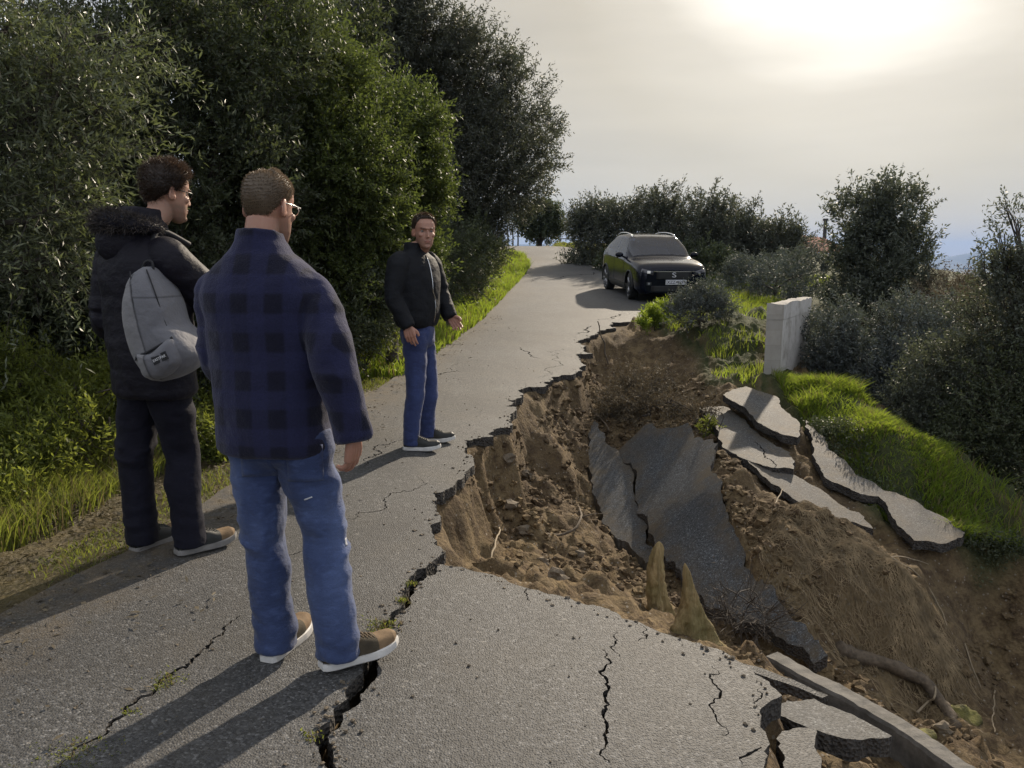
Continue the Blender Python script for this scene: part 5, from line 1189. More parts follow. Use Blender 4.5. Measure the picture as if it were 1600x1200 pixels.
M['hair3'] = leaf_mat('brown hair', (.04, .027, .02), (.07, .046, .032), (.2, .13, .08), .2, .45, .5)
M['suede'] = simple('olive brown suede', (.055, .043, .026), .9, .002, 150, .35, 25)
M['tan'] = simple('tan suede', (.17, .11, .058), .85, .002, 150, .3, 25)
M['white_sole'] = simple('white rubber sole', (.62, .60, .57), .6, .001, 90, .12, 20)
M['grey_sole'] = simple('grey rubber sole', (.20, .19, .18), .7, .001, 90, .2, 20)
M['black_shoe'] = simple('black shoe leather', (.02, .021, .019), .6, .001, 120, .3, 25)
M['lace'] = simple('brown lace', (.13, .09, .05), .8)
M['glass_frame'] = simple('dark spectacle frame', (.02, .02, .02), .3)
M['metal'] = simple('silver metal', (.6, .6, .6), .25, metal=1.0)
M['eye'] = simple('eye white', (.22, .20, .19), .35); M['iris'] = simple('dark iris', (.03, .022, .016), .2)

def person(name, label, loc, P):
    root = tag(empty(name, loc), label, 'person', P.get('group'))
    pel, che, hdp = np.array(P['pelvis']), np.array(P['chest']), np.array(P['head']); py, cy, hy = P['yaw']; s = P.get('s', 1.0)
    sh = {k: che + rt(cy) * (sg * .185 * s) + UPV * P.get('shz', .0) for k, sg in (('R', 1), ('L', -1))}
    nb = che + UPV * .075 * s + hd(cy) * .0
    hip = {k: pel + rt(py) * sg * .092 + UPV * -.03 for k, sg in (('R', 1), ('L', -1))}
    Rm = Matrix.Rotation(R(-hy), 3, 'Z') @ Matrix.Rotation(R(P.get('pitch', 0)), 3, 'X') @ Matrix.Rotation(R(P.get('roll', 0)), 3, 'Y'); Rn = np.array(Rm); sc = P.get('hs', 1.0)
    HS = head_shapes(0); Hs = [((V * sc) @ Rn.T + hdp, F) for V, F in HS]
    chin_neck = hdp + Rn @ np.array([0, -.028, -.05]); body = list(Hs)
    body.append(limb([chin_neck, hdp + Rn @ np.array([0, -.035, -.11]), nb + hd(cy) * .0, che + UPV * -.03], [.058, .058, .066, .085], 20))
    mid = (pel + che) / 2
    body.append(loft([(pel - UPV * .08, .12, .09, py), (pel, .14, .10, py), (mid, .135, .10, (py + cy) / 2), (che - UPV * .14, .15, .105, cy), (che - UPV * .02, .15, .09, cy), (che + UPV * .05, .08, .07, cy)]))
    for k in 'RL':
        e, w = np.array(P['elbow' + k]), np.array(P['wrist' + k])
        body.append(limb([sh[k], sh[k] * .5 + e * .5, e, e * .5 + w * .5, w], [.048, .044, .037, .036, .027])); h = P['hand' + k]
        body += hand_shapes(w, h['d'], h['palm'], np.array(h['thumb']), h.get('curl', (22, 32, 22)), h.get('spread', .5), h.get('tin', .5))
        an = np.array(P['ankle' + k]); kn = np.array(P['knee' + k])
        body.append(limb([hip[k], hip[k] * .5 + kn * .5, kn, kn * .4 + an * .6, an, an + UPV * -.03], [.075, .068, .052, .05, .038, .036]))
        f = hd(P['foot' + k][2]); body.append(limb([an + UPV * -.02 - f * .02, an + UPV * -.035 + f * .10], [.032, .026]))
    bo = fuse('body', body, .0034, M['skin'], root, 2)
    # skin colours painted by place on the head: lips, brows, stubble
    V = getV(bo); L = (V - hdp) @ Rn / sc; col = np.tile(np.array(P.get('skin', (.40, .235, .17))), (len(V), 1)); on = (np.abs(L) < .16).all(1)
    def blend(m, c): col[:] = col * (1 - m[:, None]) + np.array(c) * m[:, None]
    beard = on * sstep(-.035, -.06, L[:, 2]) * sstep(-.06, .01, L[:, 1]) * (L[:, 2] > -.15); blend(beard * P.get('beard', .35), (.12, .085, .065))
    blend(on * np.exp(-((np.abs(L[:, 0]) / .021) ** 4 + ((L[:, 2] + .069) / .010) ** 4)) * (L[:, 1] > .07) * .75, (.30, .11, .09))
    blend(on * np.exp(-(((np.abs(L[:, 0]) - .033) / .019) ** 4 + ((L[:, 2] - .028) / .0055) ** 4)) * (L[:, 1] > .05) * .85, P.get('browc', (.05, .033, .024)))
    blend(on * np.exp(-(((np.abs(L[:, 0]) - .080) / .012) ** 2 + ((L[:, 1] + .01) / .03) ** 2 + (L[:, 2] / .035) ** 2)) * .4, (.5, .2, .14))
    hand_m = np.zeros(len(V)); 
    for k in 'RL': hand_m = np.maximum(hand_m, np.exp(-(np.linalg.norm(V - np.array(P['wrist' + k]) - unit(np.array(P['hand' + k]['d'], float)) * .1, axis=1) / .09) ** 2))
    blend(hand_m * .35, (.46, .22, .16)); cattr(bo, 'paint', np.clip(col, 0, 1))
    # eye sockets
    es = np.exp(-(((np.abs(L[:, 0]) - .032) / .017) ** 2 + ((L[:, 2] - .006) / .011) ** 2)) * (L[:, 1] > .04) * on; V = V - (Rn @ np.array([0, 1.0, 0])) * (es * .0135)[:, None] * sc; setV(bo, V)
    for sg in (-1, 1):
        mb = MB(); Ve, Fe = ell((0, 0, 0), (.0125,) * 3, None, 3); gaze = np.array([.10 * P.get('gaze', 0), .99, -.05]); mi = ((Ve @ unit(gaze)) > .0108)
        mb.add((Ve + np.array([sg * .032, .0610, .006])) * sc @ Rn.T + hdp, Fe); mb.m = [1 if mi[list(f)].all() else 0 for f in Fe]; mb.build('eye', [M['eye'], M['iris']], root, smooth=True)
    HV = MB(); [HV.add(V_, F_) for V_, F_ in HS[:1]]
    hair(root, Rn * sc, hdp, np.vstack(HV.V), HV.F, P['hairline'], P['hthick'], P['hairmat'], P['strands'], P['slen'], P.get('seed', 1), P.get('swirl', .3))
    # trousers
    T = []; w_ = P.get('legr', (.105, .092, .078, .073, .072)); hw = P.get('hipw', .165)
    T.append(loft([(pel + UPV * -.13, hw * .62, .085, py), (pel + UPV * -.10, hw * .92, .118, py), (pel + UPV * -.03, hw, .128, py), (pel + UPV * .06, hw * .96, .120, py), (pel + UPV * .12, hw * .92, .112, py)]))
    for k in 'RL':
        an = np.array(P['ankle' + k]); kn = np.array(P['knee' + k]); hp = hip[k]; T.append(limb([hp + UPV * .02, hp * .7 + kn * .3 , kn, kn * .5 + an * .5 - hd(py) * .008, an + UPV * .03, an + UPV * P.get('cuff', -.045)], (w_[0], w_[1], w_[2], w_[3], w_[4], w_[4] * 1.04), 22, 30))
    tr = fuse('trousers', T, .0085, P['trousers'], root, 4); V = getV(tr); N = getN(tr); z = V[:, 2]
    def ridge(Q, sd): return 1 - 2 * np.abs(vnoise(Q, sd))
    ank = sstep(.36, .12, z); kne = np.exp(-((z - .48) / .13) ** 2); thi = np.exp(-((z - (pel[2] - .16)) / .12) ** 2)
    ph = vnoise(V * np.array([9, 9, 7]), 3) * 2.6 + (V @ rt(py)) * 16
    disp = ank * .0045 * np.sin(z * 2 * math.pi / .085 + ph * 1.4) * (.4 + .6 * vnoise(V * 6, 2)) + kne * .0105 * ridge(V * np.array([6, 6, 13]) + (V @ rt(py))[:, None] * 4 + 3, 5) + thi * .0105 * ridge(V * np.array([8, 8, 13]), 7) + .005 * ridge(V * np.array([6, 6, 4]), 9) + .003 * fbm(V * 18, 3, 4)
    setV(tr, V + N * (disp * P.get('fold', 1.0))[:, None])
    # jacket
    J = []; rings = [(np.array(P['jc'](z_)) + UPV * 0, a_, b_, P['jy'](z_)) for z_, a_, b_ in P['jacket']]; J.append(loft(rings, 36, 2.35)); sl = P.get('sleeve', (.082, .078, .068, .062, .056))
    for k in 'RL':
        e, w = np.array(P['elbow' + k]), np.array(P['wrist' + k]); J.append(limb([sh[k] - rt(cy) * (.05 if k == 'R' else -.05) + UPV * .005, sh[k] + UPV * -.03 + rt(cy) * (.012 if k == 'R' else -.012), sh[k] * .5 + e * .5, e, e * .5 + w * .5, w + unit(w - e) * P.get('cufflen', .0)], (sl[0] * .95, sl[0], sl[1], sl[2], sl[3], sl[4]), 22, 30))
    J += P['collar'](nb, cy, hdp) if P.get('collar') else []
    ja = fuse('jacket', J, P.get('jvox', .0085), P['jacketmat'], root, 5); V = getV(ja); N = getN(ja); z = V[:, 2]; axis_ = np.array([P['jc'](zz) for zz in np.linspace(.7, 1.7, 40)])
    arm = np.zeros(len(V))
    for k in 'RL':
        e, w = np.array(P['elbow' + k]), np.array(P['wrist' + k]); arm = np.maximum(arm, np.exp(-(np.linalg.norm(V - e, axis=1) / .13) ** 2)); arm = np.maximum(arm, .8 * np.exp(-(np.linalg.norm(V - w, axis=1) / .10) ** 2)); arm = np.maximum(arm, .8 * np.exp(-(np.linalg.norm(V - sh[k] + UPV * .1, axis=1) / .12) ** 2))
    disp = arm * .009 * ridge(V * np.array([9, 9, 13]), 12) + .006 * ridge(V * np.array([5, 5, 4.2]), 15) + .0045 * fbm(V * 11, 3, 6)
    if P.get('quilt'): disp = disp + P['quilt'] * np.abs(np.sin(z * math.pi / .085)) ** .6
    setV(ja, V + N * (disp * P.get('jfold', 1.0))[:, None]); V = getV(ja)
    # cloth coordinates for woven patterns
    cu = np.stack([V @ rt(cy), V @ hd(cy), V[:, 2]], -1)
    for k in 'RL':
        e = np.array(P['elbow' + k]); dd = np.linalg.norm(np.cross(V - sh[k], unit(e - sh[k])), axis=1); m_ = sstep(.12, .06, dd) * (np.abs((V - che) @ rt(cy)) > .17); cu[:, 0] = cu[:, 0] * (1 - m_) + (V @ rt(cy) * .7 + V @ hd(cy) * .7) * m_
    cattr(ja, 'clothuv', cu)
    mats = P['shoes']
    for k in 'RL': shoe(root, P['foot' + k][:2], P['foot' + k][2], P.get('shoeL', .295), mats)
    return root, bo, tr, ja, (Rn, hdp, nb)

def glasses(root, Rn, hdp, mat, temple=None):
    mb = MB()
    for sg in (-1, 1):
        an = np.linspace(0, 2 * math.pi, 17); mb.add(*tube(np.stack([sg * .033 + .025 * np.cos(an), .094 - .006 * np.abs(np.cos(an) * .5 + sg * .5 * 0), .004 + .017 * np.sin(an)], -1), .0018, 6, cap=False))
        mb.add(*tube([(sg * .058, .092, .010), (sg * .074, .080, .011), (sg * .083, .02, .012), (sg * .085, -.02, .010), (sg * .083, -.035, -.006)], .0024, 6))
    mb.add(*tube([(-.009, .098, .008), (0, .101, .011), (.009, .098, .008)], .0018, 6)); mb.V = [v @ Rn.T + hdp for v in mb.V]
    return mb.build('glasses', mat, root, smooth=True)
def ringcollar(r0, r1, h, tilt=0.0, open_front=0.0, th=.012, back=0.0):
    def f(nb, cy, hdp):
        n = 30; an = np.arange(n + 1) * (2 * math.pi - open_front) / n + open_front / 2; V = []     # starts at the throat
        dr = hd(cy)[None] * np.cos(an)[:, None] + rt(cy)[None] * np.sin(an)[:, None]
        for (rr, zz) in ((r0, 0), (r1, h), (r1 - th, h), (r0 - th, -.02)):
            hh = zz * (1 - tilt * (np.cos(an) * .5 + .5)); V.append(nb + hd(cy) * back + dr * rr + UPV * hh[:, None])
        m = n + 1; i = np.arange(4 * m).reshape(4, m); j = np.roll(i, -1, 0); F = np.stack([i[:, :-1], i[:, 1:], j[:, 1:], j[:, :-1]], -1).reshape(-1, 4).tolist(); F += [[i[q, 0] for q in range(4)], [i[q, -1] for q in range(4)][::-1]]
        return [(np.vstack(V), F)]
    return f
# --- man in the plaid jacket -------------------------------------------------
o1 = np.array([-.83, 2.76, 0.0]); o1[2] = float(road_z(-.83, 2.76))
def rel(o): return lambda x, y, z: np.array([x - o[0], y - o[1], z])
r1 = rel(o1)
P1 = dict(pelvis=r1(-.855, 2.75, .90), chest=r1(-.885, 2.755, 1.46), head=r1(-.862, 2.79, 1.685), yaw=(18, 8, 22), pitch=-8, roll=0, s=1.0, hs=1.0, shz=-.05,
          elbowR=r1(-.605, 2.62, 1.14), wristR=r1(-.553, 2.61, .895), elbowL=r1(-1.075, 2.80, 1.16), wristL=r1(-1.02, 2.98, .95),
          handR=dict(d=(-.10, .28, -.9), palm=(-.9, .35, .1), thumb=(.3, 1, 0), curl=(16, 30, 20), spread=1.0), handL=dict(d=(.4, .7, -.5), palm=(.8, -.3, 0), thumb=(0, .5, 1)),
          kneeR=r1(-.70, 2.74, .49), ankleR=r1(-.655, 2.69, .085), kneeL=r1(-.93, 2.765, .49), ankleL=r1(-.905, 2.755, .085),
          footR=(*r1(-.705, 2.650, 0)[:2], 53), footL=(*r1(-.922, 2.695, 0)[:2], 12), shoeL=.305,
          hairline=[(0, 48), (40, 44), (62, 20), (78, 8), (95, 10), (112, -14), (140, -42), (180, -52)], hthick=lambda a, el: .0008 + .006 * sstep(15, 60, el) + .007 * sstep(55, 75, el) * (abs(a) < 120), hairmat=M['hair1'], strands=12000, slen=.0095, swirl=.5, seed=3,
          beard=.5, legr=(.108, .098, .085, .080, .076), hipw=.172, trousers=M['jeans1'], fold=1.15,
          jc=lambda z: r1(-.868 - .02 * (z - .8), 2.755 + .0 * z, z), jy=lambda z: np.interp(z, [.8, 1.3], [14, 8]),
          jacket=[(.812, .198, .147), (.827, .214, .160), (.95, .212, .160), (1.12, .208, .156), (1.28, .216, .158), (1.38, .222, .150), (1.44, .205, .132), (1.485, .158, .114), (1.53, .105, .094), (1.565, .084, .084)],
          sleeve=(.066, .078, .074, .069, .060), cufflen=.01, collar=ringcollar(.088, .080, .078, .25, .5, .014), jacketmat=M['plaid'], shoes=(M['suede'], M['tan'], M['white_sole'], M['lace']), skin=(.38, .21, .15))
man1, b1, t1, j1, h1 = person('person', 'man seen from behind in a navy plaid jacket and worn blue jeans beside the crack', o1, P1)
glasses(man1, h1[0], h1[1], M['metal'])
# back pocket and belt loop of the jeans, torn knee patch
def patch_on(obj, c, n, w, h, mat, name, parent, off=.004, seg=8, rot=0.0):
    bv = BVHTree.FromObject(obj, bpy.context.evaluated_depsgraph_get()); n = unit(np.array(n, float)); sx_ = unit(np.cross(UPV, n)); sz = np.cross(n, sx_); ca, sa = math.cos(rot), math.sin(rot); sx_, sz = sx_ * ca + sz * sa, sz * ca - sx_ * sa; V = []; g = np.linspace(-.5, .5, seg)
    for b in g:
        for a in g:
            p = c + sx_ * a * w + sz * b * h; hh = bv.ray_cast(Vector(p + n * .3), Vector(-n)); q = np.array(hh[0]) if hh[0] is not None else p; V.append(q + n * off)
    i = np.arange(seg * seg).reshape(seg, seg); F = np.stack([i[:-1, :-1], i[:-1, 1:], i[1:, 1:], i[1:, :-1]], -1).reshape(-1, 4).tolist(); k = len(V); V += [v - n * (off + .006) for v in V]
    F2 = [[q + k for q in f][::-1] for f in F]; br_ = list(i[0]) + list(i[1:, -1]) + list(i[-1, :-1][::-1]) + list(i[1:-1, 0][::-1]); F += F2 + [[br_[(q + 1) % len(br_)], br_[q], br_[q] + k, br_[(q + 1) % len(br_)] + k] for q in range(len(br_))]
    return mesh_obj(name, V, F, mat, parent, smooth=True)
M['denim_pale'] = denim('faded denim patch', (.06, .10, .24), (.16, .22, .38), 0)
bpy.context.view_layer.update()
patch_on(t1, np.array([.095, -.10, .79]), (.15, -1, .1), .125, .13, M['jeans1'], 'back_pocket', man1)
patch_on(t1, np.array([-.08, -.10, .80]), (-.15, -1, .1), .12, .13, M['jeans1'], 'back_pocket', man1)
M['thread'] = simple('frayed white thread', (.5, .5, .52), .9, .004, 120, .3, 60)
patch_on(t1, np.array([.20, -.03, .47]), (.9, -.5, 0), .014, .028, M['thread'], 'torn_patch', man1, .002, 5)
patch_on(t1, np.array([.10, -.10, .665]), (.2, -1, 0), .030, .005, M['thread'], 'torn_patch', man1, .002, 5, .35)

# --- man with the backpack ---------------------------------------------------
o2 = np.array([-1.68, 3.62, 0.0]); o2[2] = float(road_z(-1.68, 3.62)); r2 = rel(o2)
P2 = dict(pelvis=r2(-1.70, 3.62, .95), chest=r2(-1.72, 3.62, 1.49), head=r2(-1.625, 3.72, 1.745), yaw=(32, 28, 40), pitch=-8, s=1.06, hs=1.03, shz=-.03,
          elbowR=r2(-1.40, 3.66, 1.19), wristR=r2(-1.35, 3.86, 1.02), elbowL=r2(-1.945, 3.68, 1.17), wristL=r2(-1.89, 3.86, .98),
          handR=dict(d=(-.3, .7, -.4), palm=(-.8, -.3, 0), thumb=(0, .3, 1)), handL=dict(d=(.3, .6, -.6), palm=(.8, -.3, 0), thumb=(0, .3, 1)),
          kneeR=r2(-1.625, 3.66, .52), ankleR=r2(-1.60, 3.645, .085), kneeL=r2(-1.845, 3.67, .52), ankleL=r2(-1.85, 3.675, .085),
          footR=(*r2(-1.645, 3.595, 0)[:2], 42), footL=(*r2(-1.872, 3.622, 0)[:2], 22), shoeL=.30,
          hairline=[(0, 42), (40, 36), (62, 14), (76, -2), (95, -2), (115, -22), (150, -44), (180, -48)], hthick=lambda a, el: .009 + .012 * sstep(10, 60, el), hairmat=M['hair2'], strands=9000, slen=.03, swirl=.1, seed=5,
          beard=.6, legr=(.108, .097, .083, .076, .074), hipw=.175, trousers=M['trousers'], fold=1.1,
          jc=lambda z: r2(-1.705 - .02 * (z - .8), 3.62, z), jy=lambda z: 30,
          jacket=[(.80, .190, .145), (.82, .208, .158), (.98, .210, .162), (1.15, .212, .165), (1.32, .215, .165), (1.43, .205, .155), (1.50, .165, .13), (1.56, .12, .11), (1.62, .09, .09)],
          sleeve=(.080, .084, .076, .070, .060), collar=ringcollar(.10, .088, .105, .1, .35, .02, .02), jacketmat=M['parka'], jfold=1.2, quilt=.0025, shoes=(M['black_shoe'], M['tan'], M['grey_sole'], M['black_shoe']), skin=(.42, .25, .18))
man2, b2, t2, j2, h2 = person('person', 'man in a black hooded parka with a grey backpack, standing at the grassy road edge', o2, P2)
glasses(man2, h2[0], h2[1], M['glass_frame'])
# fur trimmed hood lying on his shoulders
nb2 = h2[2]; an = np.linspace(R(75), R(285), 26); cyv = 28
hp_ = np.array([nb2 + UPV * (.005 + .03 * math.cos(a - math.pi) ** 2) + (hd(cyv) * math.cos(a) * .125 + rt(cyv) * math.sin(a) * .145) - hd(cyv) * .03 for a in an])
hood = fuse('hood', [tube(hp_, np.interp(np.linspace(0, 1, 26), [0, .2, .5, .8, 1], [.018, .034, .046, .034, .018]), 14), ell(nb2 - hd(cyv) * .11 - UPV * .06, (.11, .06, .10))], .01, M['parka'], man2, 5)
rg = np.random.default_rng(4); hv = getV(hood); hn = getN(hood); sel = rg.choice(len(hv), 5200); sel = sel[hv[sel, 2] > nb2[2] - .01]; n = len(sel)
sv, sf = leaf_geo(hv[sel], unit(hn[sel] + rg.normal(0, .55, (n, 3))), rg.normal(size=(n, 3)), rg.uniform(.015, .045, n), np.full(n, .003)); np_mesh('fur_trim', sv, sf, M['fur'], man2)

# --- man with open hands -----------------------------------------------------
o3 = np.array([-.73, 5.98, 0.0]); o3[2] = float(road_z(-.73, 5.98)); r3 = rel(o3)
P3 = dict(pelvis=r3(-.735, 5.98, .93), chest=r3(-.745, 5.97, 1.455), head=r3(-.665, 5.93, 1.675), yaw=(98, 122, 158), pitch=-4, s=1.0, hs=1.02, gaze=-.6,
          elbowR=r3(-.885, 5.74, 1.19), wristR=r3(-.775, 5.70, .985), elbowL=r3(-.575, 6.20, 1.22), wristL=r3(-.495, 6.11, 1.03),
          handR=dict(d=(.22, -.05, -.95), palm=(.1, .9, .0), thumb=(1, 0, 0), curl=(18, 25, 18), spread=.6), handL=dict(d=(.55, -.25, -.75), palm=(-.3, -.9, .2), thumb=(.8, 0, .5), curl=(20, 30, 20), spread=.8),
          kneeR=r3(-.745, 5.855, .50), ankleR=r3(-.785, 5.845, .085), kneeL=r3(-.665, 6.10, .50), ankleL=r3(-.695, 6.13, .085),
          footR=(*r3(-.845, 5.845, 0)[:2], 90), footL=(*r3(-.755, 6.135, 0)[:2], 88), shoeL=.285,
          hairline=[(0, 52), (35, 50), (58, 30), (74, 10), (95, 6), (115, -12), (150, -36), (180, -42)], hthick=lambda a, el: .006 + .010 * sstep(25, 60, el), hairmat=M['hair3'], strands=3500, slen=.016, swirl=.4, seed=7,
          beard=.4, legr=(.098, .088, .074, .068, .064), hipw=.155, trousers=M['jeans3'], fold=.95,
          jc=lambda z: r3(-.742, 5.975, z), jy=lambda z: np.interp(z, [1.0, 1.35], [108, 122]),
          jacket=[(.955, .178, .128), (.97, .192, .142), (1.02, .205, .155), (1.15, .212, .160), (1.30, .215, .158), (1.41, .20, .140), (1.475, .165, .115), (1.515, .11, .09), (1.55, .078, .078)],
          sleeve=(.082, .078, .070, .062, .050), cufflen=.02, collar=ringcollar(.086, .075, .075, .15, .6, .012), jacketmat=M['jacket3'], shoes=(M['black_shoe'], M['black_shoe'], M['white_sole'], M['black_shoe']), skin=(.40, .22, .16))
man3, b3, t3, j3, h3 = person('person', 'man in a short black jacket and blue jeans facing the camera with open hands', o3, P3)
# zip of his jacket
zp = MB(); zz = np.linspace(.99, 1.50, 14); bv3 = BVHTree.FromObject(j3, bpy.context.evaluated_depsgraph_get()); pts = []
for z_ in zz:
    c = np.array([P3['jc'](z_)[0], P3['jc'](z_)[1], z_]); d = hd(122 if z_ > 1.2 else 112); h_ = bv3.ray_cast(Vector(c + d * .5), Vector(-d)); pts.append((np.array(h_[0]) if h_[0] is not None else c + d * .16) + d * .002)
zp.add(*tube(pts, .004, 6)); zp.build('zip', M['metal'], man3, smooth=True)
mb = MB(); Vc, Fc_ = limb([h3[2] + hd(140) * .045 + UPV * .0, h3[2] + hd(140) * .062 + UPV * .045], [.03, .034]); 

# --- the backpack: worn, but a thing of its own --------------------------------
def dome(outline, levels, name, mat, parent, M4):
    o = np.array(outline, float); n0 = len(o); o = np.array(curve(np.vstack([np.column_stack([o, np.zeros(n0)]), [*o[0], 0]]), 72))[:-1, :2]; c = o.mean(0); V = []
    for sc, dp in levels: V.append(np.column_stack([c[0] + (o[:, 0] - c[0]) * sc, np.full(len(o), -dp), c[1] + (o[:, 1] - c[1]) * sc]))
    n = len(o); V = np.vstack(V); V[:, 1] += .006 * fbm(V * 14, 3, 2) * (V[:, 1] < -.02); m = len(levels); i = np.arange(m * n).reshape(m, n); j = np.roll(i, -1, 1)
    F = np.stack([i[:-1], j[:-1], j[1:], i[1:]], -1).reshape(-1, 4).tolist() + [[(m - 1) * n + k for k in range(n)], list(range(n))[::-1]]
    return mesh_obj(name, V, F, mat, parent, smooth=True)
mm = Mat('grey pack cloth'); pp = mm.pos(); sp_ = mm.sep(pp); seam = mm.math('ADD', sp_[0], mm.math('MULTIPLY', sp_[2], .22)); side = mm.ramp(mm.math('ADD', seam, .5), [(.452, 0.), (.458, 1.)])
cc = mm.mix(side, (.205, .20, .21), (.15, .15, .168)); cc = mm.mix(mm.ramp(mm.noise(pp, 9, 5, .6), [(.35, 0.), (.7, .4)]), cc, (.11, .11, .12)); edge_l = mm.ramp(mm.math('ADD', seam, .5), [(.447, 0.), (.4535, 1.), (.463, 0.)])
cc = mm.mix(edge_l, cc, (.03, .03, .035)); flap = mm.ramp(mm.math('ADD', sp_[2], .5), [(.622, 0.), (.626, 1.), (.632, 0.)]); cc = mm.mix(mm.math('MULTIPLY', flap, side), cc, (.04, .04, .045))
mm.set(col=cc, rough=.8, sheen=.15, normal=mm.bump(mm.noise(pp, 420, 2), .4, .001, mm.bump(mm.noise(pp, 13, 4, .55), .7, .02))); M['pack'] = mm.m
M['black_web'] = simple('black webbing', (.015, .015, .018), .7)
bd = 3.42; bc = PY(258, 508, bd); bp = tag(empty('backpack', bc, R(-8)), 'grey backpack hanging slanted on the back of the man in the parka', 'backpack')
def bl(u, v): p = PY(u, v, bd); return (p[0] - bc[0], p[2] - bc[2])
outl = [bl(*q) for q in [(226, 417), (240, 419), (256, 442), (271, 470), (281, 503), (296, 518), (317, 548), (311, 567), (297, 580), (272, 592), (254, 595), (240, 590), (222, 566), (208, 530), (198, 488), (203, 450), (213, 427)]]
dome(outl, [(.94, -.10), (1.0, -.06), (1.0, .02), (.96, .06), (.84, .095), (.6, .115), (.25, .125)], 'pack_body', M['pack'], bp, None)
pk = [bl(*q) for q in [(235, 549), (262, 545), (291, 524), (303, 545), (303, 562), (285, 580), (262, 588), (244, 580)]]
pock = dome(pk, [(1.0, .03), (1.0, .085), (.95, .115), (.8, .138), (.4, .148)], 'front_pocket', M['pack'], bp, None)
bpy.context.view_layer.update()
mb = MB(); zl = curve([np.array([*bl(*q), 0])[[0, 2, 1]] * np.array([1, 0, 1]) + np.array([0, -dd, 0]) for q, dd in (((233, 548), .095), ((250, 548), .122), ((272, 537), .128), ((292, 523), .10))], 16); mb.add(*tube(zl, .0058, 6)); mb.build('zip', M['black_web'], pock)
mb = MB(); so = curve([np.array([*bl(*q), 0])[[0, 2, 1]] + np.array([0, -dd, 0]) for q, dd in (((216, 424), .07), ((228, 455), .108), ((236, 495), .118), ((240, 545), .105))], 20); mb.add(*tube(so, .0028, 6)); so = curve([np.array([*bl(*q), 0])[[0, 2, 1]] + np.array([0, -dd, 0]) for q, dd in (((241, 421), .06), ((262, 458), .088), ((276, 502), .082), ((288, 522), .08))], 20); mb.add(*tube(so, .0028, 6)); mb.build('piping', M['black_web'], bp)
mb = MB(); hl_ = [np.array([bl(222, 420)[0], -.01, bl(222, 420)[1]]), np.array([bl(228, 409)[0], -.01, bl(228, 409)[1]]), np.array([bl(238, 409)[0], -.01, bl(238, 409)[1]]), np.array([bl(241, 421)[0], -.01, bl(241, 421)[1]])]; mb.add(*tube(curve(hl_, 14), .006, 7)); mb.build('handle', M['black_web'], bp, smooth=True)
mb = MB(); za = np.array([bl(234, 549)[0], -.10, bl(234, 549)[1]]); mb.add(*tube([za, za + np.array([-.004, -.012, -.03])], .004, 6)); mb.build('zip_pull', M['black_web'], pock)
lx, lz = bl(282, 553); mb = MB(); V, F = boxV(-.036, .036, -.003, .003, -.018, .018); rot = np.array(Matrix.Rotation(R(-24), 3, 'Y')); mb.add(np.array(V) @ rot.T + np.array([lx, -.150, lz]), F); pat = mb.build('logo_patch', M['black_web'], pock)
def text_mesh(name, s, size, mat, parent, ext=.001):
    cu = bpy.data.curves.new(name, 'FONT'); cu.body = s; cu.size = size; cu.align_x = 'CENTER'; cu.align_y = 'CENTER'; cu.extrude = ext; t = bpy.data.objects.new('tmp', cu); COL.objects.link(t)
    dg = bpy.context.evaluated_depsgraph_get(); me = bpy.data.meshes.new_from_object(t.evaluated_get(dg)); bpy.data.objects.remove(t); me.name = name; me.materials.clear(); me.materials.append(mat); o = bpy.data.objects.new(name, me); COL.objects.link(o); o.parent = parent; return o
M['white_print'] = simple('white print', (.7, .7, .72), .7)
tx = text_mesh('lettering', 'EASTPAK', .0165, M['white_print'], pock); tx.matrix_local = Matrix.Translation((lx, -.1535, lz)) @ Matrix.Rotation(R(-24), 4, 'Y') @ Matrix.Rotation(R(90), 4, 'X')
mb = MB(); b0_ = np.array([bl(230, 424)[0], .03, bl(230, 424)[1]]); shR = np.array(P2['chest']) + o2 + rt(28) * .13 + UPV * .075
inv = np.array(Matrix.Rotation(R(8), 3, 'Z')); tgt = inv @ (shR - bc); mb.add(*tube(curve([b0_, b0_ * .5 + tgt * .5 + np.array([0, -.03, .0]), tgt, tgt + np.array([.06, .14, -.06])], 18), .014, 8)); mb.build('strap', M['black_web'], bp, smooth=True)
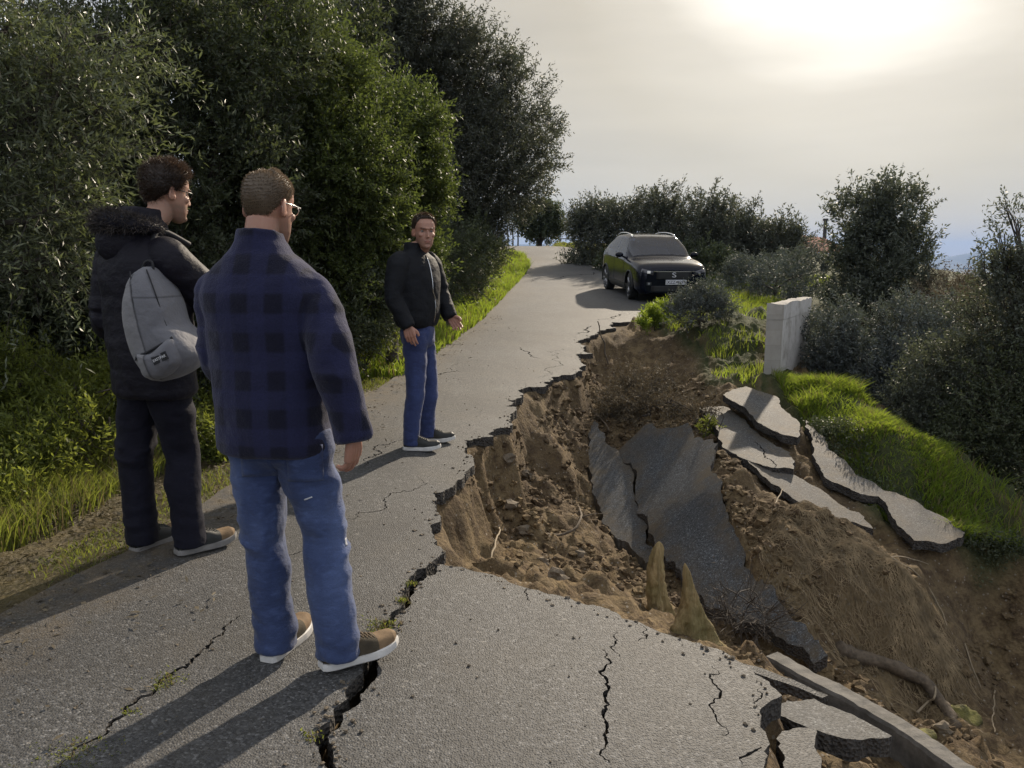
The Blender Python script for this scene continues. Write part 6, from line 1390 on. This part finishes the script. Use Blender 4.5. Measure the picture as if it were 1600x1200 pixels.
# ------------------------------------------------------------------ the parked car (its front points along local -Y)
CARY = [0.0, .06, .25, .70, 1.05, 1.45, 1.90, 2.50, 3.20, 3.70, 3.98, 4.10, 4.14]
low = lambda a, b, c: [(a, .20), (b, .31), (c, .56)]
CARP = [[(.58, .25), (.68, .34), (.70, .50), (.66, .66), (.60, .73), (.45, .76), (.22, .775), (0, .78)], [(.68, .22), (.79, .33), (.81, .52), (.78, .70), (.71, .79), (.50, .835), (.25, .85), (0, .855)],
        [(.76, .21), (.85, .32), (.868, .55), (.85, .79), (.765, .885), (.55, .92), (.28, .935), (0, .94)], low(.80, .88, .89) + [(.872, .86), (.80, .945), (.57, .985), (.29, 1.0), (0, 1.005)],
        low(.80, .87, .885) + [(.875, .88), (.81, .97), (.63, 1.015), (.33, 1.035), (0, 1.04)], low(.80, .87, .88) + [(.875, .89), (.845, .985), (.705, 1.235), (.38, 1.275), (0, 1.285)],
        low(.80, .87, .88) + [(.875, .90), (.848, 1.0), (.635, 1.45), (.37, 1.492), (0, 1.502)], low(.80, .87, .88) + [(.877, .91), (.848, 1.02), (.620, 1.485), (.37, 1.53), (0, 1.54)],
        low(.80, .88, .89) + [(.882, .93), (.845, 1.05), (.605, 1.465), (.36, 1.512), (0, 1.522)], low(.79, .87, .885) + [(.870, .95), (.825, 1.09), (.575, 1.39), (.34, 1.45), (0, 1.465)],
        [(.76, .24), (.83, .36), (.85, .58), (.835, .92), (.79, 1.06), (.61, 1.17), (.36, 1.22), (0, 1.23)], [(.70, .27), (.77, .38), (.79, .58), (.77, .85), (.72, .93), (.60, .98), (.35, 1.0), (0, 1.01)],
        [(.62, .30), (.68, .40), (.70, .58), (.68, .76), (.62, .82), (.5, .85), (.3, .87), (0, .88)]]
_cp = np.array(CARP, float)
def cat1(A, t):
    i = np.clip(np.floor(t).astype(int), 0, len(A) - 2); f = (t - i)[(...,) + (None,) * (A.ndim - 1)]; p0, p1, p2, p3 = A[np.maximum(i - 1, 0)], A[i], A[i + 1], A[np.minimum(i + 2, len(A) - 1)]
    m1, m2 = (p2 - p0) * .5 * .75, (p3 - p1) * .5 * .75; return p1 * (2 * f ** 3 - 3 * f ** 2 + 1) + m1 * (f ** 3 - 2 * f ** 2 + f) + p2 * (-2 * f ** 3 + 3 * f ** 2) + m2 * (f ** 3 - f ** 2)
def carS(t, j):
    """body surface: t runs along the stations, j from sill to roof centre"""
    row = cat1(_cp, t); yy = cat1(np.array(CARY)[:, None], t)[:, 0]; out = np.zeros((len(t), len(j), 3))
    for k in range(len(t)): out[k, :, 0::2] = cat1(row[k], j); out[k, :, 1] = yy[k]
    return out
car = empty('car', (0, 0, 0)); tag(car, 'black compact SUV parked on the road verge facing the camera', 'car')
M['carpaint'] = simple('black car paint', (.004, .0055, .013), .17, 0, 60, 0, 8, coat=.1, spec=.2); M['black_plastic'] = simple('black plastic', (.014, .014, .015), .55, .001, 300, .1, 8)
M['car_glass'] = simple('car window glass', (.028, .034, .065), .08, spec=.6); m = Mat('car window glass'); tr_ = m.n.new('ShaderNodeBsdfTransparent'); tr_.inputs[0].default_value = (.62, .68, .78, 1); m.set(col=(.010, .013, .030), rough=.03, spec=1.0, ior=1.75)
mx_ = m.n.new('ShaderNodeMixShader'); mx_.inputs[0].default_value = .42; m.l.new(m.b.outputs[0], mx_.inputs[1]); m.l.new(tr_.outputs[0], mx_.inputs[2]); m.l.new(mx_.outputs[0], m.out.inputs[0]); M['car_glass'] = m.m
M['lamp_glass'] = simple('lamp lens', (.25, .26, .28), .12, spec=.8, coat=.5); M['lamp_dark'] = simple('smoked lamp housing', (.05, .05, .06), .12, spec=.8); M['tyre'] = simple('tyre rubber', (.018, .018, .018), .85, .002, 120, .2, 20)
M['alloy'] = simple('alloy rim', (.32, .32, .34), .35, metal=.8); M['chrome'] = simple('chrome trim', (.75, .75, .77), .15, metal=1.0); M['plate'] = simple('number plate', (.62, .62, .66), .5); M['plate_ink'] = simple('plate ink', (.02, .02, .05), .6)
m = Mat('painted lamp glint'); m.set(col=(.5, .5, .5), rough=.2, emit=(1, .97, .92), emits=.12); M['lamp_glint'] = m.m  # pale, faintly glowing patch that paints the sun's glint on a headlamp
ts = np.unique(np.concatenate([np.linspace(0, 12, 150)])); js = np.linspace(0, 7, 60); S = carS(ts, js); WH = [(.84, .335), (3.41, .335)]
Sm = S.copy(); Sm[..., 0] *= -1; nT, nJ = len(ts), len(js); V = np.vstack([S.reshape(-1, 3), Sm.reshape(-1, 3)]); i = np.arange(nT * nJ).reshape(nT, nJ); q = np.stack([i[:-1, :-1], i[1:, :-1], i[1:, 1:], i[:-1, 1:]], -1).reshape(-1, 4); q2 = q[:, ::-1] + nT * nJ; Fq = np.vstack([q, q2]); cen = V[Fq].mean(1); keep = np.ones(len(Fq), bool)
tc_ = np.add.outer((ts[:-1] + ts[1:]) / 2, 0 * js[:-1]).ravel(); jc_ = np.add.outer(0 * ts[:-1], (js[:-1] + js[1:]) / 2).ravel()
hole = ((tc_ > 4.3) & (tc_ < 5.8) & (jc_ > 4.72 + .25 * (tc_ - 4.3) / 1.5)) | ((tc_ > 5.1) & (tc_ < 6.86) & (jc_ > 4.22) & (jc_ < np.minimum(4.9, 4.28 + 2.0 * (tc_ - 5.05) / 1.85))) | ((tc_ > 7.05) & (tc_ < 8.3) & (jc_ > 4.22) & (jc_ < 4.9)) | ((tc_ > 9.2) & (tc_ < 9.85) & (jc_ > 4.9))
keep &= ~np.concatenate([hole, hole])
for wy, wz in WH: keep &= ~((np.hypot(cen[:, 1] - wy, cen[:, 2] - wz) < .375) & (np.abs(cen[:, 0]) > .5))
Fl = Fq[keep].tolist(); fr = list(i[0]) + [k + nT * nJ for k in i[0][::-1][1:]]; Fl.append(fr[::-1]); rr = list(i[-1]) + [k + nT * nJ for k in i[-1][::-1][1:]]; Fl.append(rr); uf = list(i[:, 0]) + [k + nT * nJ for k in i[::-1, 0]]; Fl.append(uf)
body = mesh_obj('body', V, Fl, M['carpaint'], car, smooth=True)
for f_ in body.data.polygons[-3:]: f_.use_smooth = False
def cpanel(name, tr, jr, mat, both=True, off=.004, parent=None, n=26, label=None, side=1):
    t = np.linspace(*tr, n); out = []
    for sg in ((1, -1) if both else (side,)):
        V = []; 
        for a in np.linspace(0, 1, n):
            tt = np.array([tr[0] + (tr[1] - tr[0]) * a]); j0, j1 = (jr(a) if callable(jr) else jr); V.append(carS(tt, np.linspace(j0, j1, 10))[0])
        V = np.array(V); du = np.gradient(V, axis=0); dv = np.gradient(V, axis=1); nn = unit(np.cross(du, dv)); nn = np.where((nn[..., 0:1] < 0) & (np.abs(nn[..., 0:1]) > .02), -nn, nn); nn = np.where((np.abs(nn[..., 0:1]) <= .02) & (nn[..., 2:3] < 0), -nn, nn)
        V = V + nn * off; V[..., 0] *= sg; i_ = np.arange(V.shape[0] * 10).reshape(-1, 10); F = np.stack([i_[:-1, :-1], i_[1:, :-1], i_[1:, 1:], i_[:-1, 1:]], -1).reshape(-1, 4)
        if sg < 0: F = F[:, ::-1]
        out.append(mesh_obj(name, V.reshape(-1, 3), F.tolist(), mat, parent or car, smooth=True))
    return out
def wind(name, t0, t1, mat, off):
    n = 22; V = []
    for a in np.linspace(0, 1, n):
        tt = np.array([t0 + (t1 - t0) * a]); h = carS(tt, np.linspace(4.62 + .28 * a, 7, 16))[0]; V.append(np.vstack([h, (h * np.array([-1, 1, 1]))[::-1][1:]]))
    V = np.array(V); du = np.gradient(V, axis=0); dv = np.gradient(V, axis=1); nn = unit(np.cross(du, dv)); nn *= np.sign(nn[..., 2:3]); V = V + nn * off; w = V.shape[1]; i_ = np.arange(n * w).reshape(n, w)
    return mesh_obj(name, V.reshape(-1, 3), np.stack([i_[:-1, :-1], i_[1:, :-1], i_[1:, 1:], i_[:-1, 1:]], -1).reshape(-1, 4).tolist(), mat, car, smooth=True)
wind('windscreen', 4.22, 5.86, M['car_glass'], .004); wind('rear_window', 9.15, 9.9, M['car_glass'], .004)
cpanel('window', (5.05, 6.9), lambda a: (4.16, min(4.95, 4.30 + 2.2 * a)), M['car_glass']); cpanel('window', (7.0, 8.35), lambda a: (4.16, 4.94), M['car_glass']); cpanel('window', (8.42, 9.0), lambda a: (4.2 + .15 * a, 4.94 - .25 * a), M['car_glass'])
cpanel('sill_trim', (3.4, 9.3), (0.1, 1.35), M['black_plastic'], off=.006)
for sg in (-1, 1):
    for tt in (5.0, 6.95, 8.9):     # door gaps
        P = carS(np.full(1, tt), np.linspace(1.4, 4.1, 12))[0]; P[:, 0] = (P[:, 0] + .001) * sg; mb = MB(); mb.add(*tube(P, .004, 5)); mb.build('door_gap', M['black_plastic'], car)
    for tt in (6.55, 8.35):
        P = carS(np.linspace(tt - .12, tt + .12, 6), np.array([3.55]))[:, 0]; P[:, 0] = (P[:, 0] + .018) * sg; mb = MB(); mb.add(*tube(P, [.006, .012, .013, .013, .012, .006], 7)); mb.build('door_handle', M['carpaint'], car, smooth=True)
    # roof rails, mirrors
    P = carS(np.linspace(5.9, 9.0, 22), np.array([5.3]))[:, 0]; P[:, 2] += .045 * np.sin(np.linspace(0, math.pi, 22)) ** .35 + .004; P[:, 0] *= sg; mb = MB(); mb.add(*tube(P, .014, 8)); mb.build('roof_rail', M['chrome'], car, smooth=True)
    mb = MB(); mb.add(*ell((sg * .985, 1.50, 1.055), (.105, .055, .065), None, 3)); mb.add(*tube([(sg * .84, 1.50, .99), (sg * .93, 1.5, 1.03)], .022, 8)); mo = mb.build('mirror', M['carpaint'], car, smooth=True)
    # wheels
    for wy, wz in WH:
        a = np.linspace(0, 2 * math.pi, 49)[:-1]; pr = [(.20, -.10), (.235, -.112), (.30, -.112), (.325, -.095), (.333, -.05), (.333, .05), (.325, .095), (.30, .112), (.235, .112), (.20, .10)]
        V = np.array([[(o_, r_ * math.cos(b), r_ * math.sin(b)) for b in a] for r_, o_ in pr]).reshape(-1, 3); k = len(a); i_ = np.arange(len(pr) * k).reshape(-1, k); j_ = np.roll(i_, -1, 1); F = np.stack([i_[:-1], j_[:-1], j_[1:], i_[1:]], -1).reshape(-1, 4).tolist()
        steer = Matrix.Rotation(R(-8 if wy < 2 else 0), 3, 'Z'); Rw = np.array(steer); c = np.array([sg * .775, wy, wz - .002]); mb = MB(); mb.add(V @ Rw.T + c, F); tyre = mb.build('wheel', M['tyre'], car, smooth=True)
        mb = MB(); pr2 = [(.02, .085), (.06, .088), (.07, .05), (.19, .055), (.222, .100), (.236, .112)]; V = np.array([[(sg * o_, r_ * math.cos(b), r_ * math.sin(b)) for b in a] for r_, o_ in [(.0, .085), (.055, .088), (.065, .03), (.19, .03), (.205, .10), (.236, .113)]]).reshape(-1, 3); i_ = np.arange(6 * k).reshape(-1, k); j_ = np.roll(i_, -1, 1); mb.add(V @ Rw.T + c, np.stack([i_[:-1], j_[:-1], j_[1:], i_[1:]], -1).reshape(-1, 4).tolist())
        for s5 in range(5):
            b = s5 * 2 * math.pi / 5; P = [(sg * .088, .04 * math.cos(b), .04 * math.sin(b)), (sg * .098, .12 * math.cos(b), .12 * math.sin(b)), (sg * .10, .21 * math.cos(b), .21 * math.sin(b))]; Vt, Ft = tube(P, [.026, .02, .03], 7); mb.add(Vt @ Rw.T + c, Ft)
        mb.build('rim', M['alloy'], tyre, smooth=True)
        # dark wheel housing and arch trim
        b = np.linspace(-.25, math.pi + .25, 30); mb = MB(); P1_ = np.stack([np.full(30, sg * .885), wy + .378 * np.cos(b), wz + .378 * np.sin(b)], -1); P2_ = P1_.copy(); P2_[:, 0] = sg * .45; i_ = np.arange(60).reshape(2, 30); mb.add(np.vstack([P1_, P2_]), np.stack([i_[0, :-1], i_[0, 1:], i_[1, 1:], i_[1, :-1]], -1).tolist()); mb.add(P2_, [list(range(30))]); mb.add(*tube(P1_, .022, 7)); mb.build('wheel_arch', M['black_plastic'], car, smooth=True)
M['cabin'] = simple('dark cabin trim', (.03, .03, .035), .8); M['seat'] = simple('grey seat cloth', (.08, .08, .09), .9, .002, 200, .2, 20)
mb = MB(); V_, F_ = boxV(-.78, .78, .95, 3.9, .40, .46); mb.add(V_, F_); V_, F_ = boxV(-.80, .80, 1.05, 1.52, .46, .955); mb.add(V_, F_); mb.build('cabin_floor', M['cabin'], car)
for sx_, sy_ in ((-.38, 2.15), (.38, 2.15), (-.40, 3.05), (.40, 3.05)):
    mb = MB(); mb.add(*ell((sx_, sy_ - .22, .58), (.24, .27, .11), None, 3)); mb.add(*ell((sx_, sy_ + .06, .86), (.23, .085, .34), Matrix.Rotation(R(-14), 3, 'X'), 3)); mb.add(*ell((sx_, sy_ + .15, 1.24), (.13, .055, .10), None, 3)); mb.build('seat', M['seat'], car, smooth=True)
a_ = np.linspace(0, 2 * math.pi, 25); mb = MB(); mb.add(*tube(np.stack([-.38 + .18 * np.cos(a_), 1.62 + .08 * np.sin(a_), .92 + .165 * np.sin(a_)], -1), .015, 8, cap=False)); mb.build('steering_wheel', M['cabin'], car, smooth=True)
bpy.context.view_layer.update()
def front(name, x, z, w, h, mat, off=.004, parent=None, rot=0.0, seg=10): return patch_on(body, np.array([x, .0, z]), (0, -1, 0), w, h, mat, name, parent or car, off, seg, rot)
front('grille', 0, .655, .86, .17, M['black_plastic'], .004); front('intake', 0, .345, 1.1, .13, M['black_plastic'], .004); front('grille_bar', 0, .745, 1.0, .014, M['chrome'], .005)
for sg in (-1, 1):
    hl = patch_on(body, np.array([sg * .64, .05, .735]), (sg * .45, -1, .25), .30, .085, M['lamp_dark'], 'headlight', car, .006, 10, sg * .22)
    patch_on(body, np.array([sg * .60, .05, .70 if sg > 0 else .725]), (sg * .4, -1, .1), .075 if sg < 0 else .05, .06 if sg < 0 else .03, M['lamp_glint'] if sg < 0 else M['lamp_glass'], 'lamp', hl, .012, 6)  # left patch glows to paint a sun glint, right one is plain lens
    fl = patch_on(body, np.array([sg * .60, .02, .46]), (sg * .35, -1, 0), .12, .08, M['black_plastic'], 'fog_lamp', car, .006, 6); patch_on(body, np.array([sg * .60, .02, .46]), (sg * .35, -1, 0), .05, .05, M['lamp_glass'], 'lamp', fl, .010, 6)
pl = front('number_plate', .06, .495, .52, .115, M['plate'], .012)
yf = min(v.co.y for v in pl.data.vertices)
tx = text_mesh('lettering', 'XZZ-4597', .108, M['plate_ink'], pl); tx.matrix_local = Matrix.Translation((.06, yf - .002, .495)) @ Matrix.Rotation(R(90), 4, 'X'); tx.scale = (.98, 1, 1)
eb = text_mesh('emblem', 'S', .20, M['plate'], car, .006); eb.matrix_local = Matrix.Translation((0, yf - .0, .662)) @ Matrix.Rotation(R(90), 4, 'X') @ Matrix.Diagonal((1.25, .82, 1, 1))
cyy = 18.6; cpos = PY(1052, 440, cyy); car.location = (cpos[0], cyy, 0); car.rotation_euler = (0, 0, R(6.0))
zf, zb_ = gz(cpos[0], cyy + .84), gz(cpos[0] - .3, cyy + 3.4); zf, zb_ = max(zf, float(road_z(cpos[0], cyy + .84)) - .02), max(zb_, float(road_z(cpos[0], cyy + 3.4)) - .02); pit_ = math.atan2(zb_ - zf, 2.57); car.rotation_euler = (pit_, 0, R(6.0)); car.scale = (1, 1, 1.02); car.location.z = zf - .84 * math.sin(pit_) + .002
